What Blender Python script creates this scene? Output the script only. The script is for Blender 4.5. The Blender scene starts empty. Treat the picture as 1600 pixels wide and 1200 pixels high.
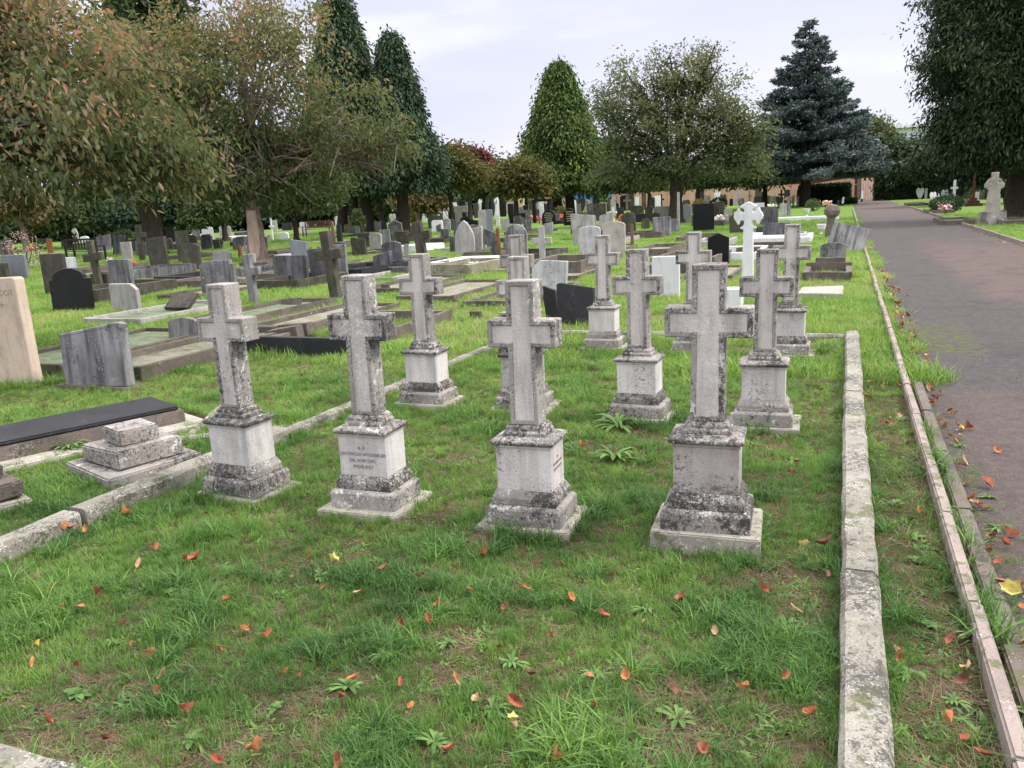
import bpy, bmesh, math, random
import numpy as np
from mathutils import Vector, Matrix, Euler
rnd = random.Random(7)
rng = np.random.default_rng(11)
scene = bpy.context.scene
COL = bpy.data.collections.new('cemetery')
scene.collection.children.link(COL)
rad = math.radians

# ---------------------------------------------------------------- camera
FPX, YAW, PITCH, ROLL, EYE = 1280.0, rad(22.2557), rad(12.4728), rad(-2.8), 1.55
_f = np.array([-math.sin(YAW)*math.cos(PITCH), math.cos(YAW)*math.cos(PITCH), -math.sin(PITCH)])
_r0 = np.array([math.cos(YAW), math.sin(YAW), 0.0])
_u0 = np.cross(_r0, _f)
_r = math.cos(ROLL)*_r0 + math.sin(ROLL)*_u0
_u = -math.sin(ROLL)*_r0 + math.cos(ROLL)*_u0
def ray(x, y): return (x-800)*_r - (y-600)*_u + FPX*_f
def G(x, y, z=0.0):
    """point of the ground seen at photo pixel x, y (far points are held inside the grounds)"""
    d = ray(x, y)
    t = (z-EYE)/d[2] if d[2] < -1e-3 else 1e9
    if t*math.hypot(d[0], d[1]) > 120: t = 120/math.hypot(d[0], d[1])
    return float(d[0]*t), float(d[1]*t)
def YP(x, y, Y):
    d = ray(x, y); t = Y/d[1]
    return float(d[0]*t), float(EYE+d[2]*t)
def RP(x, y, D):
    """point at horizontal distance D along the sight line"""
    d = ray(x, y); t = D/math.hypot(d[0], d[1])
    return np.array([d[0]*t, d[1]*t, EYE+d[2]*t])
def proj(p):
    d = np.array([p[0], p[1], p[2]-EYE]); w = d@_f
    return 800+FPX*(d@_r)/w, 600-FPX*(d@_u)/w
cam_d = bpy.data.cameras.new('camera'); cam = bpy.data.objects.new('camera', cam_d)
COL.objects.link(cam)
cam_d.sensor_width = 36; cam_d.lens = 36*FPX/1600; cam_d.clip_start = .05; cam_d.clip_end = 3000
M = Matrix(((_r[0], _u[0], -_f[0]), (_r[1], _u[1], -_f[1]), (_r[2], _u[2], -_f[2])))
cam.matrix_world = Matrix.Translation((0, 0, EYE)) @ M.to_4x4()
scene.camera = cam

# ---------------------------------------------------------------- naming
def tag(o, label=None, cat=None, group=None, kind=None):
    if label: o['label'] = label
    if cat: o['category'] = cat
    if group: o['group'] = group
    if kind: o['kind'] = kind
    elif label: o['kind'] = 'thing'
    return o
def empty(name, loc, rot=(0, 0, 0), label=None, cat=None, group=None):
    o = bpy.data.objects.new(name, None); COL.objects.link(o)
    o.empty_display_size = .1
    o.location = loc; o.rotation_euler = rot
    return tag(o, label, cat, group)
def link(name, me, mat=None, parent=None, loc=None, rot=None):
    o = bpy.data.objects.new(name, me); COL.objects.link(o)
    if mat is not None and not me.materials: me.materials.append(mat)
    if parent is not None: o.parent = parent
    if loc is not None: o.location = loc
    if rot is not None: o.rotation_euler = rot
    return o
def bm_obj(name, bm, mat, parent=None, loc=None, rot=None, smooth=False):
    me = bpy.data.meshes.new(name)
    bmesh.ops.recalc_face_normals(bm, faces=bm.faces)
    bm.to_mesh(me); bm.free()
    if smooth:
        for p in me.polygons: p.use_smooth = True
    return link(name, me, mat, parent, loc, rot)
def structure(o): o['kind'] = 'structure'; return o
def copy_tree(o, parent=None):
    c = o.copy(); COL.objects.link(c); c.parent = parent
    for ch in list(o.children): copy_tree(ch, c)
    return c

# ---------------------------------------------------------------- bmesh pieces
def add_box(bm, c, s, rot=0, bev=0.0, jit=0.0, tilt=None, taper=1.0):
    t = bmesh.new()
    bmesh.ops.create_cube(t, size=1)
    for v in t.verts:
        k = taper if v.co.z > 0 else 1
        v.co = Vector((v.co.x*s[0]*k, v.co.y*s[1]*k, v.co.z*s[2]))
        if jit: v.co += Vector((rnd.uniform(-jit, jit), rnd.uniform(-jit, jit), rnd.uniform(-jit, jit)))
    if bev: bmesh.ops.bevel(t, geom=t.edges[:], offset=bev, segments=2, affect='EDGES', clamp_overlap=True)
    m = Matrix.Translation(c) @ Matrix.Rotation(rot, 4, 'Z')
    if tilt: m = m @ Euler(tilt).to_matrix().to_4x4()
    t.transform(m)
    me = bpy.data.meshes.new('t'); t.to_mesh(me); t.free(); bm.from_mesh(me); bpy.data.meshes.remove(me)
def add_sq(bm, prof, rx=1.0, ry=1.0, bev=.003, off=(0, 0, 0)):
    """square section loft: prof = [(half width, half depth, z)...]"""
    rings = []
    t = bmesh.new()
    for hw, hd, z in prof:
        rings.append([t.verts.new((sx*hw*rx, sy*hd*ry, z)) for sx, sy in ((-1, -1), (1, -1), (1, 1), (-1, 1))])
    t.faces.new(rings[0][::-1]); t.faces.new(rings[-1])
    for a, b in zip(rings, rings[1:]):
        for i in range(4): t.faces.new((a[i], a[(i+1) % 4], b[(i+1) % 4], b[i]))
    bmesh.ops.recalc_face_normals(t, faces=t.faces)
    if bev: bmesh.ops.bevel(t, geom=t.edges[:], offset=bev, segments=1, affect='EDGES', clamp_overlap=True)
    bmesh.ops.translate(t, verts=t.verts, vec=off)
    me = bpy.data.meshes.new('t'); t.to_mesh(me); t.free(); bm.from_mesh(me); bpy.data.meshes.remove(me)
def add_prism(bm, pts, th, bev=.006, y0=0.0, inset=None, mat4=None):
    """outline pts (x, z) extruded to thickness th around y0; front is -y"""
    t = bmesh.new()
    vs = [t.verts.new((x, y0-th/2, z)) for x, z in pts]
    fr = t.faces.new(vs)
    r = bmesh.ops.extrude_face_region(t, geom=[fr])
    nv = [g for g in r['geom'] if isinstance(g, bmesh.types.BMVert)]
    for v in nv: v.co.y += th
    bmesh.ops.recalc_face_normals(t, faces=t.faces)
    if bev:
        es = [e for e in t.edges if len(e.link_faces) == 2 and e.calc_face_angle(0) > .45]
        bmesh.ops.bevel(t, geom=es, offset=bev, segments=1, affect='EDGES', clamp_overlap=True)
    t.normal_update()
    if inset:
        fs = [f for f in t.faces if abs(f.normal.y) > .99 and len(f.verts) >= len(pts)]
        for f in fs:
            bmesh.ops.inset_region(t, faces=[f], thickness=inset[0], depth=0, use_even_offset=True)
            r2 = bmesh.ops.inset_region(t, faces=[f], thickness=inset[1]*.5, depth=-inset[1], use_even_offset=True)
            f.material_index = 1
            for g in r2['faces']: g.material_index = 0
    if mat4 is not None: t.transform(mat4)
    me = bpy.data.meshes.new('t'); t.to_mesh(me); t.free(); bm.from_mesh(me); bpy.data.meshes.remove(me)
def add_cyl(bm, c, r0, r1, h, seg=12, m4=None, cap=True):
    t = bmesh.new()
    bmesh.ops.create_cone(t, cap_ends=cap, segments=seg, radius1=r0, radius2=r1, depth=h)
    bmesh.ops.translate(t, verts=t.verts, vec=(0, 0, h/2))
    if m4 is not None: t.transform(m4)
    bmesh.ops.translate(t, verts=t.verts, vec=c)
    me = bpy.data.meshes.new('t'); t.to_mesh(me); t.free(); bm.from_mesh(me); bpy.data.meshes.remove(me)
def add_lathe(bm, prof, c=(0, 0, 0), seg=14):
    t = bmesh.new(); rings = []
    for r, z in prof:
        rings.append([t.verts.new((r*math.cos(2*math.pi*i/seg)+c[0], r*math.sin(2*math.pi*i/seg)+c[1], z+c[2])) for i in range(seg)])
    for a, b in zip(rings, rings[1:]):
        for i in range(seg): t.faces.new((a[i], a[(i+1) % seg], b[(i+1) % seg], b[i]))
    t.faces.new(rings[0][::-1]); t.faces.new(rings[-1])
    me = bpy.data.meshes.new('t'); t.to_mesh(me); t.free(); bm.from_mesh(me); bpy.data.meshes.remove(me)

# ---------------------------------------------------------------- materials
class NT:
    def __init__(s, mat):
        mat.use_nodes = True; s.t = mat.node_tree; s.t.nodes.clear()
    def n(s, typ, inp=None, **kw):
        nd = s.t.nodes.new(typ)
        for k, v in kw.items(): setattr(nd, k, v)
        for k, v in (inp or {}).items():
            sock = nd.inputs[k]
            if isinstance(v, bpy.types.NodeSocket): s.t.links.new(v, sock)
            else: sock.default_value = v
        return nd
    def noise(s, vec, scale, detail=4, rough=.55, out='Fac'):
        return s.n('ShaderNodeTexNoise', {'Vector': vec, 'Scale': scale, 'Detail': detail, 'Roughness': rough}).outputs[out]
    def mr(s, v, a, b, c=0.0, d=1.0):
        return s.n('ShaderNodeMapRange', {'Value': v, 'From Min': a, 'From Max': b, 'To Min': c, 'To Max': d}).outputs[0]
    def mix(s, f, a, b, typ='MIX'):
        m = s.n('ShaderNodeMix', data_type='RGBA', blend_type=typ)
        for k, v in ((0, f), (6, a), (7, b)):
            if isinstance(v, bpy.types.NodeSocket): s.t.links.new(v, m.inputs[k])
            else: m.inputs[k].default_value = v if k == 0 else (*v[:3], 1)
        return m.outputs[2]
    def math(s, op, a, b=0.0):
        m = s.n('ShaderNodeMath', operation=op)
        for k, v in ((0, a), (1, b)):
            if isinstance(v, bpy.types.NodeSocket): s.t.links.new(v, m.inputs[k])
            else: m.inputs[k].default_value = v
        return m.outputs[0]
    def finish(s, col, rough=.85, bump=None, bd=.01, bs=.6, spec=.3, **kw):
        b = s.n('ShaderNodeBsdfPrincipled', {'Base Color': col if isinstance(col, bpy.types.NodeSocket) else (*col, 1), 'Roughness': rough, 'Specular IOR Level': spec})
        if bump is not None:
            bn = s.n('ShaderNodeBump', {'Height': bump, 'Distance': bd, 'Strength': bs})
            s.t.links.new(bn.outputs[0], b.inputs['Normal'])
        o = s.n('ShaderNodeOutputMaterial', {'Surface': b.outputs[0]})
        return b
    def objvec(s, big=7.0, world=False):
        if world:
            return s.n('ShaderNodeNewGeometry').outputs['Position']
        tc = s.n('ShaderNodeTexCoord').outputs['Object']
        oi = s.n('ShaderNodeObjectInfo').outputs['Random']
        sc = s.math('MULTIPLY', oi, 37.0)
        cb = s.n('ShaderNodeCombineXYZ', {'X': sc, 'Y': s.math('MULTIPLY', sc, 1.7), 'Z': s.math('MULTIPLY', sc, .6)}).outputs[0]
        return s.n('ShaderNodeVectorMath', {0: tc, 1: cb}, operation='ADD').outputs[0]
def stone_mat(name, c1, c2, dark=.4, darkc=(.05, .048, .045), lichen=.2, lichc=(.62, .61, .57), streak=0.0, grain=.15, rough=.85, sc=1.0, moss=0.0, spec=.3, joint=0, tintvar=.12):
    m = bpy.data.materials.new(name); t = NT(m)
    v = t.objvec()
    big = t.noise(v, 3.2*sc, 5)
    col = t.mix(t.mr(big, .32, .68), c1, c2)
    # individual stones differ a little in tone
    oi = t.n('ShaderNodeObjectInfo').outputs['Random']
    col = t.mix(1.0, col, t.n('ShaderNodeCombineColor', {'Red': t.mr(oi, 0, 1, 1-tintvar, 1+tintvar), 'Green': t.mr(oi, 0, 1, 1-tintvar, 1+tintvar*.9), 'Blue': t.mr(oi, 0, 1, 1-tintvar*1.15, 1+tintvar*.7)}).outputs[0], 'MULTIPLY')
    fine = t.noise(v, 150*sc, 2, .6)
    col = t.mix(t.mr(fine, .3, .7, 0, grain), col, tuple(x*.35 for x in c1))
    # broad worn bands and run-off stains of irregular shape
    wn = t.noise(t.n('ShaderNodeMapping', {'Vector': v, 'Scale': (1.6*sc, 1.6*sc, .7*sc)}).outputs[0], 4, 6, .7)
    col = t.mix(t.mr(wn, .52, .66, 0, .35), col, tuple(x*.45 for x in c2))
    if streak:
        mp = t.n('ShaderNodeMapping', {'Vector': v, 'Scale': (9*sc, 9*sc, .9*sc)}).outputs[0]
        st = t.noise(mp, 1.6, 5, .62)
        col = t.mix(t.mr(st, .44, .68, 0, streak), col, darkc)
    if dark:
        dn = t.noise(v, 38*sc, 6, .72)
        reg = t.noise(v, 2.6*sc, 4)
        thr = t.math('ADD', dn, t.mr(reg, .3, .7, -.13, .13))
        lo = .74-.30*dark
        col = t.mix(t.mr(thr, lo, lo+.09, 0, .93), col, darkc)
    if moss:
        mn = t.math('ADD', t.noise(v, 16*sc, 5), t.mr(t.noise(v, 2.1*sc), .3, .7, -.15, .15))
        col = t.mix(t.mr(mn, .62-.2*moss, .72-.1*moss, 0, .75), col, (.085, .10, .03))
    if lichen:
        ln = t.noise(v, 27*sc, 4, .65); rg = t.noise(v, 5.5*sc, 3)
        th = t.math('ADD', ln, t.mr(rg, .3, .7, -.12, .12))
        lo = .76-.22*lichen
        col = t.mix(t.mr(th, lo, lo+.05, 0, .9), col, lichc)
        fs = t.math('ADD', t.noise(v, 95*sc, 3, .6), t.mr(t.noise(v, 7*sc, 3), .3, .7, -.1, .1))
        col = t.mix(t.mr(fs, .70-.16*lichen, .76-.16*lichen, 0, .75), col, lichc)
    if dark > .25:
        fd = t.math('ADD', t.noise(v, 110*sc, 4, .75), t.mr(reg, .3, .7, -.10, .10))
        col = t.mix(t.mr(fd, .68-.18*dark, .73-.18*dark, 0, .8), col, darkc)
    bump = t.math('ADD', t.math('MULTIPLY', t.noise(v, 55*sc, 5, .7), .8), t.math('MULTIPLY', fine, .3))
    t.finish(col, rough, bump, .012/sc, .55, spec)
    return m
MS = {
 'cross': stone_mat('weathered_cross_stone', (.72, .665, .635), (.53, .49, .465), .24, lichen=.30, streak=.45, grain=.22),
 'crossdark': stone_mat('lichened_cross_stone', (.41, .38, .36), (.27, .25, .235), .74, lichen=.5, streak=.3, grain=.3),
 'crossmid': stone_mat('spotted_cross_stone', (.64, .59, .56), (.46, .42, .40), .38, lichen=.62, streak=.45, grain=.28),
 'die': stone_mat('pale_pedestal_stone', (.72, .685, .67), (.52, .49, .48), .36, darkc=(.16, .145, .14), lichen=.05, streak=.42, grain=.2),
 'diestain': stone_mat('stained_pedestal_stone', (.64, .59, .57), (.36, .325, .31), .60, darkc=(.13, .11, .10), lichen=.15, streak=.2, grain=.25),
 'mould': stone_mat('blackened_moulding_stone', (.37, .345, .32), (.22, .20, .185), .96, lichen=.62, grain=.3),
 'step': stone_mat('mottled_plinth_stone', (.39, .355, .33), (.25, .23, .21), .78, lichen=.55, grain=.3),
 'slab': stone_mat('pale_slab_stone', (.44, .41, .35), (.34, .31, .27), .42, lichen=.42, grain=.3, moss=.15),
 'kerb': stone_mat('lichened_kerb_stone', (.36, .34, .285), (.24, .225, .185), .72, darkc=(.075, .07, .06), lichen=.38, grain=.4, moss=.2, tintvar=.05),
 'kerbpink': stone_mat('concrete_path_edging', (.36, .30, .27), (.25, .205, .18), .45, lichen=.2, grain=.3, moss=.25),
 'grey': stone_mat('streaked_grey_stone', (.36, .35, .375), (.20, .195, .20), .45, lichen=.14, streak=.85, sc=.8, darkc=(.04, .04, .042), tintvar=.2),
 'darkgrey': stone_mat('soot_streaked_stone', (.20, .20, .22), (.07, .068, .07), .45, darkc=(.02, .02, .02), lichen=.08, streak=.85, sc=.8),
 'olive': stone_mat('algae_brown_stone', (.11, .098, .078), (.055, .05, .04), .45, darkc=(.02, .02, .015), lichen=.1, streak=.5, moss=.3),
 'brown': stone_mat('brown_kerb_stone', (.19, .155, .135), (.11, .09, .078), .5, lichen=.18, grain=.3, moss=.3),
 'pale': stone_mat('pale_grey_stone', (.47, .45, .44), (.36, .34, .33), .3, lichen=.2, streak=.35),
 'cream': stone_mat('cream_limestone', (.64, .51, .39), (.48, .40, .33), .18, darkc=(.18, .13, .10), lichen=.05, streak=.22, grain=.14),
 'white': stone_mat('white_marble', (.80, .79, .82), (.70, .69, .73), .06, darkc=(.35, .35, .37), lichen=0, streak=.12, grain=.05, rough=.5),
 'whitestain': stone_mat('stained_white_marble', (.66, .65, .67), (.42, .42, .43), .3, darkc=(.15, .15, .15), lichen=.1, streak=.5, rough=.6),
 'black': stone_mat('polished_black_granite', (.008, .0085, .010), (.012, .0125, .014), 0, lichen=0, grain=.05, rough=.35, spec=.22),
 'slate': stone_mat('dark_slate', (.032, .032, .037), (.02, .02, .023), .2, darkc=(.012, .012, .012), lichen=.12, lichc=(.2, .2, .2), grain=.1, rough=.55),
 'blue': stone_mat('blue_grey_granite', (.26, .28, .31), (.20, .21, .24), .1, lichen=.0, grain=.4, rough=.45),
 'pink': stone_mat('speckled_pink_granite', (.52, .45, .44), (.44, .38, .37), .5, darkc=(.14, .11, .11), lichen=.25, grain=.5),
 'rust': stone_mat('rusty_timber', (.32, .13, .05), (.20, .085, .04), .3, darkc=(.05, .025, .015), lichen=0, streak=.5),
 'timber': stone_mat('weathered_timber', (.23, .15, .095), (.15, .10, .07), .2, lichen=0, streak=.5),
 'benchdark': stone_mat('black_painted_timber', (.018, .016, .013), (.03, .026, .02), .1, lichen=0, streak=.3),
 'benchred': stone_mat('reddish_bench_timber', (.17, .075, .06), (.11, .05, .04), .2, lichen=0, streak=.4),
}
def flat_mat(name, c, rough=.6, var=.15, scale=20, spec=.3):
    m = bpy.data.materials.new(name); t = NT(m); v = t.objvec()
    col = t.mix(t.mr(t.noise(v, scale, 4), .3, .7), tuple(x*(1-var) for x in c), tuple(min(1, x*(1+var)) for x in c))
    t.finish(col, rough, t.noise(v, scale*4, 3), .004, .3, spec); return m
MS['inscr'] = flat_mat('weathered_lettering', (.27, .25, .25), .9, .3, 90)
MS['inscrcream'] = flat_mat('cut_lettering_shadow', (.33, .24, .18), .9)
MS['gold'] = flat_mat('gilt_lettering', (.42, .34, .19), .5)
MS['paintw'] = flat_mat('white_paint', (.75, .75, .74), .5, .06)
MS['paintb'] = flat_mat('black_paint', (.02, .02, .022), .45, .1)
MS['redflower'] = flat_mat('red_petals', (.55, .05, .05), .7, .4, 60)
MS['pinkflower'] = flat_mat('pink_petals', (.62, .20, .30), .7, .4, 60)
MS['whiteflower'] = flat_mat('white_petals', (.75, .68, .66), .7, .2, 60)
MS['orangeflower'] = flat_mat('orange_petals', (.62, .22, .08), .7, .4, 60)
MS['gravel'] = stone_mat('grave_gravel', (.33, .30, .24), (.20, .21, .12), .5, lichen=.35, grain=.4, moss=.45, sc=1.4)
MS['turq'] = stone_mat('green_glass_chippings', (.22, .27, .18), (.15, .19, .09), .5, lichen=.3, lichc=(.45, .5, .4), grain=.4, moss=.6, sc=1.4)
MS['reddark'] = flat_mat('dark_red_granite', (.06, .018, .014), .35)

def leaf_mat(name, cols, transl=.3, rough=.6, seed=0, bark=False):
    """cols: list of (pos, colour) along the per-face attribute tint"""
    m = bpy.data.materials.new(name); t = NT(m)
    at = t.n('ShaderNodeAttribute', attribute_name='tint').outputs['Fac']
    cr = t.n('ShaderNodeValToRGB', {'Fac': at})
    el = cr.color_ramp.elements
    while len(el) < len(cols): el.new(.5)
    for e, (p, c) in zip(el, cols): e.position = p; e.color = (*c, 1)
    col = cr.outputs[0]
    b = t.n('ShaderNodeBsdfPrincipled', {'Base Color': col, 'Roughness': rough, 'Specular IOR Level': .25})
    tr = t.n('ShaderNodeBsdfTranslucent', {'Color': t.mix(1.0, col, (1.15, 1.1, .7), 'MULTIPLY')})
    mx = t.n('ShaderNodeMixShader', {0: transl, 1: b.outputs[0], 2: tr.outputs[0]})
    t.n('ShaderNodeOutputMaterial', {'Surface': mx.outputs[0]})
    return m
def bark_mat(name, c1, c2):
    m = bpy.data.materials.new(name); t = NT(m)
    v = t.n('ShaderNodeTexCoord').outputs['Object']
    mp = t.n('ShaderNodeMapping', {'Vector': v, 'Scale': (5, 5, 1.2)}).outputs[0]
    n1 = t.noise(mp, 3, 6, .65); n2 = t.noise(mp, 14, 4, .6)
    col = t.mix(t.mr(n1, .35, .65), c1, c2)
    col = t.mix(t.mr(n2, .55, .7, 0, .6), col, tuple(x*.3 for x in c1))
    t.finish(col, .95, t.math('ADD', n1, n2), .04, .8, .1); return m
# ================================================================ setting
FOOT = []      # footprints kept free of grass: (cx, cy, half x, half y, rotation)
def foot(cx, cy, hx, hy, rot=0, pad=.0): FOOT.append((cx, cy, hx+pad, hy+pad, rot))

def sheet(name, pts, z, mat, sub=0):
    bm = bmesh.new(); bm.faces.new([bm.verts.new((x, y, z)) for x, y in pts])
    return structure(bm_obj(name, bm, mat))
# ground: soil and thatch under the near lawn, turf farther off
m = bpy.data.materials.new('lawn_soil'); t = NT(m); v = t.objvec(world=True)
n1 = t.noise(v, 1.1, 5); n2 = t.noise(v, 45, 5, .7); n3 = t.noise(v, .18, 4); n4 = t.noise(v, 220, 2)
soil = t.mix(t.mr(n2, .38, .62), (.022, .017, .011), (.10, .072, .042))
soil = t.mix(t.mr(t.noise(v, 9, 5, .7), .45, .6, 0, .7), soil, (.06, .09, .025))
soil = t.mix(t.mr(n4, .5, .66, 0, .55), soil, (.24, .18, .11))
green = t.mix(t.mr(n2, .35, .65), (.06, .13, .022), (.17, .27, .06))
green = t.mix(t.mr(n3, .45, .65, 0, .55), green, (.16, .17, .06))
g1 = t.mix(t.mr(n1, .42, .58), (.045, .06, .018), soil)
sx = t.n('ShaderNodeSeparateXYZ', {0: v})
f = t.mr(sx.outputs['Y'], 6, 14)
f = t.math('ADD', f, t.mr(sx.outputs['X'], 3.9, 4.4, 0, 1)); f = t.math('MINIMUM', f, 1)
t.finish(t.mix(f, g1, green), .95, n2, .03, .8, .05)
MS['soil'] = m
bm = bmesh.new()
bmesh.ops.create_grid(bm, x_segments=60, y_segments=60, size=700)
structure(bm_obj('ground', bm, MS['soil']))
# asphalt path
m = bpy.data.materials.new('worn_asphalt'); t = NT(m); v = t.objvec(world=True)
n1 = t.noise(v, .55, 5, .6); n2 = t.noise(v, 95, 4, .75); n3 = t.noise(v, 14, 5, .6); n5 = t.noise(v, 1.7, 5, .65)
sx = t.n('ShaderNodeSeparateXYZ', {0: v}); X, Y = sx.outputs['X'], sx.outputs['Y']
grey = t.mix(t.mr(n3, .3, .7), (.052, .047, .045), (.088, .079, .076))
red = t.mix(t.mr(n3, .3, .7), (.092, .066, .057), (.135, .098, .084))
# reddish resurfaced patch with ragged edges, starting a few metres along on the right
pa = t.mr(t.math('ADD', X, t.math('MULTIPLY', n1, 1.4)), 2.35, 2.65)
pb = t.mr(t.math('ADD', Y, t.math('MULTIPLY', n3, .8)), 12.3, 12.6)
pc = t.mr(t.math('ADD', Y, t.math('MULTIPLY', n1, 6)), 30, 24)
p1 = t.math('MULTIPLY', t.math('MULTIPLY', pa, pb), pc)
far = t.mr(Y, 25, 60, 0, .75)
near = t.mr(t.math('ADD', Y, t.math('MULTIPLY', n3, .15)), 7.0, 6.9, 0, .55)
col = t.mix(t.math('MAXIMUM', t.math('MULTIPLY', p1, .9), t.math('MAXIMUM', far, near)), grey, red)
col = t.mix(t.mr(n2, .53, .68, 0, .75), col, (.20, .18, .17))
col = t.mix(t.mr(n2, .45, .3, 0, .6), col, (.02, .02, .02))
col = t.mix(t.mr(n5, .52, .66, 0, .6), col, (.05, .045, .047))
col = t.mix(t.mr(t.noise(v, 4.5, 6, .7), .5, .68, 0, .35), col, (.10, .088, .084))
edge = t.mr(t.math('ADD', X, t.math('MULTIPLY', n5, .9)), 1.25, .95)
col = t.mix(t.math('MULTIPLY', edge, .55), col, (.045, .042, .03))
moss = t.math('MULTIPLY', t.mr(n3, .5, .56), t.math('MULTIPLY', t.mr(X, 1.35, 1.1), t.math('MULTIPLY', t.mr(Y, 8.1, 8.5), t.mr(Y, 10.6, 9.9))))
col = t.mix(moss, col, (.09, .105, .025))
t.finish(col, .9, t.math('ADD', n2, t.math('MULTIPLY', n3, .5)), .012, .8, .2)
MS['asphalt'] = m
PX0, PX1 = .60, 3.88
sheet('path', [(PX0, -1), (PX1, -1), (PX1, 96), (3.2, 101), (1.0, 101), (.75, 96), (PX0, 80)], .006, m)
# side path crossing the left half of the grounds
m2 = bpy.data.materials.new('pale_gravel_path'); t = NT(m2); v = t.objvec(world=True)
t.finish(t.mix(t.mr(t.noise(v, 9, 6, .7), .35, .65), (.24, .21, .20), (.36, .33, .31)), .95, t.noise(v, 90, 3), .02, .6, .1)
sheet('side_path', [(-60, 25.5), (-33, 35.5), (-22, 37.6), (-9, 38.6), (-9, 39.8), (-22, 40.2), (-34, 38.5), (-60, 30.0)], .012, m2)
# strip of grassy soil between edging and asphalt is part of the ground; edging stones
def rail(bm, x, y0, y1, w, h, z0=-.05):
    n = max(2, int((y1-y0)/.9)); y = y0
    for i in range(n):
        l = (y1-y0)/n
        add_box(bm, (x+rnd.uniform(-.004, .004), y+l/2, (h+z0)/2+rnd.uniform(-.004, .004)), (w, l-.006, h-z0), bev=.008, jit=.003)
        y += l
bm = bmesh.new(); rail(bm, .485, .4, 60, .05, .07); 
structure(bm_obj('path_edging', bm, MS['kerbpink']))
bm = bmesh.new(); rail(bm, .575, .4, 7.0, .07, .035)
structure(bm_obj('path_gutter', bm, MS['brown']))
bm = bmesh.new(); rail(bm, 3.93, 6, 60, .06, .09)
structure(bm_obj('far_path_edging', bm, MS['kerbpink']))
foot(.485, 30, .03, 30); foot(.575, 3.5, .03, 3.5); foot(3.93, 30, .04, 30)

# ---------------------------------------------------------------- kerb of the plot: long stones, each one a thing
def kerbstone(name, x0, y0, x1, y1, w, h, label, mat='kerb', z0=-.08, cat='kerb stone', group='kerb stones round the plot of crosses'):
    L = math.hypot(x1-x0, y1-y0); a = math.atan2(y1-y0, x1-x0)
    bm = bmesh.new(); n = max(2, int(L/.12))
    # subdivided bar with worn uneven edges
    sec = [(-w/2, z0), (w/2, z0), (w/2, h-.02), (w/2-.015, h), (-w/2+.015, h), (-w/2, h-.02)]
    rings = []
    for i in range(n+1):
        x = -L/2+L*i/n
        wob = rnd.uniform(-.004, .004)
        rings.append([bm.verts.new((x, p[0]+wob+rnd.uniform(-.0025, .0025), p[1]+(rnd.uniform(-.005, .004) if p[1] > 0 else 0))) for p in sec])
    for A, B in zip(rings, rings[1:]):
        for i in range(6): bm.faces.new((A[i], A[(i+1) % 6], B[(i+1) % 6], B[i]))
    bm.faces.new(rings[0]); bm.faces.new(rings[-1][::-1])
    o = bm_obj(name, bm, MS[mat], None, ((x0+x1)/2, (y0+y1)/2, 0), (0, 0, a))
    foot((x0+x1)/2, (y0+y1)/2, L/2, w/2-.012, a)
    return tag(o, label, cat, group)
kr = .105
kerbstone('kerb_stone', kr, .9, kr, 3.19, .135, .10, 'broad lichen-spotted kerb stone running out of the bottom edge of the photo')
kerbstone('kerb_stone', kr-.002, 3.20, kr, 6.24, .133, .102, 'long middle kerb stone beside the four front crosses, on the path side')
kerbstone('kerb_stone', kr, 6.25, kr+.005, 7.5, .128, .108, 'short pale kerb stone on the path side between the middle and far crosses')
kerbstone('kerb_stone', kr+.004, 7.51, kr+.008, 9.0, .128, .10, 'pale kerb stone forming the far corner on the path side')
kl = -3.62
kerbstone('kerb_stone', kl-.06, 1.38, kl-.06, 2.86, .13, .10, 'weathered left kerb stone with orange leaves beside it, nearest the camera')
kerbstone('kerb_stone', kl-.05, 2.89, kl+.02, 4.5, .13, .105, 'thick left kerb stone next to the stepped stone base')
kerbstone('kerb_stone', kl+.02, 4.52, kl+.07, 6.8, .085, .07, 'narrow pale kerb stone between the first and second rows of crosses')
kerbstone('kerb_stone', kl+.07, 6.82, kl+.14, 8.9, .08, .065, 'narrow far kerb stone on the left behind the second row of crosses')
kerbstone('kerb_stone', kl+.1, 8.95, -1.75, 8.97, .08, .07, 'thin back kerb stone behind the far left crosses')
kerbstone('kerb_stone', -1.74, 8.97, kr-.07, 8.96, .08, .07, 'thin back kerb stone meeting the pale corner kerb')
kerbstone('kerb_stone', kl-.06, 1.31, -1.9, 1.31, .14, .10, 'speckled front kerb stone cutting the bottom left corner of the photo')
kerbstone('kerb_stone', -1.88, 1.31, kr-.07, 1.31, .14, .10, 'front kerb stone just below the bottom edge of the photo')
kerbstone('kerb_stone', -4.95, 5.7, -4.30, 4.35, .05, .05, 'thin pale edging strip behind the stepped base, nearer one', 'kerb', group='edging strips of the neighbouring grave')
kerbstone('kerb_stone', -4.42, 4.22, -3.75, 4.72, .05, .045, 'thin edging strip joining the left kerb behind the first cross', 'kerb', group='edging strips of the neighbouring grave')

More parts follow.
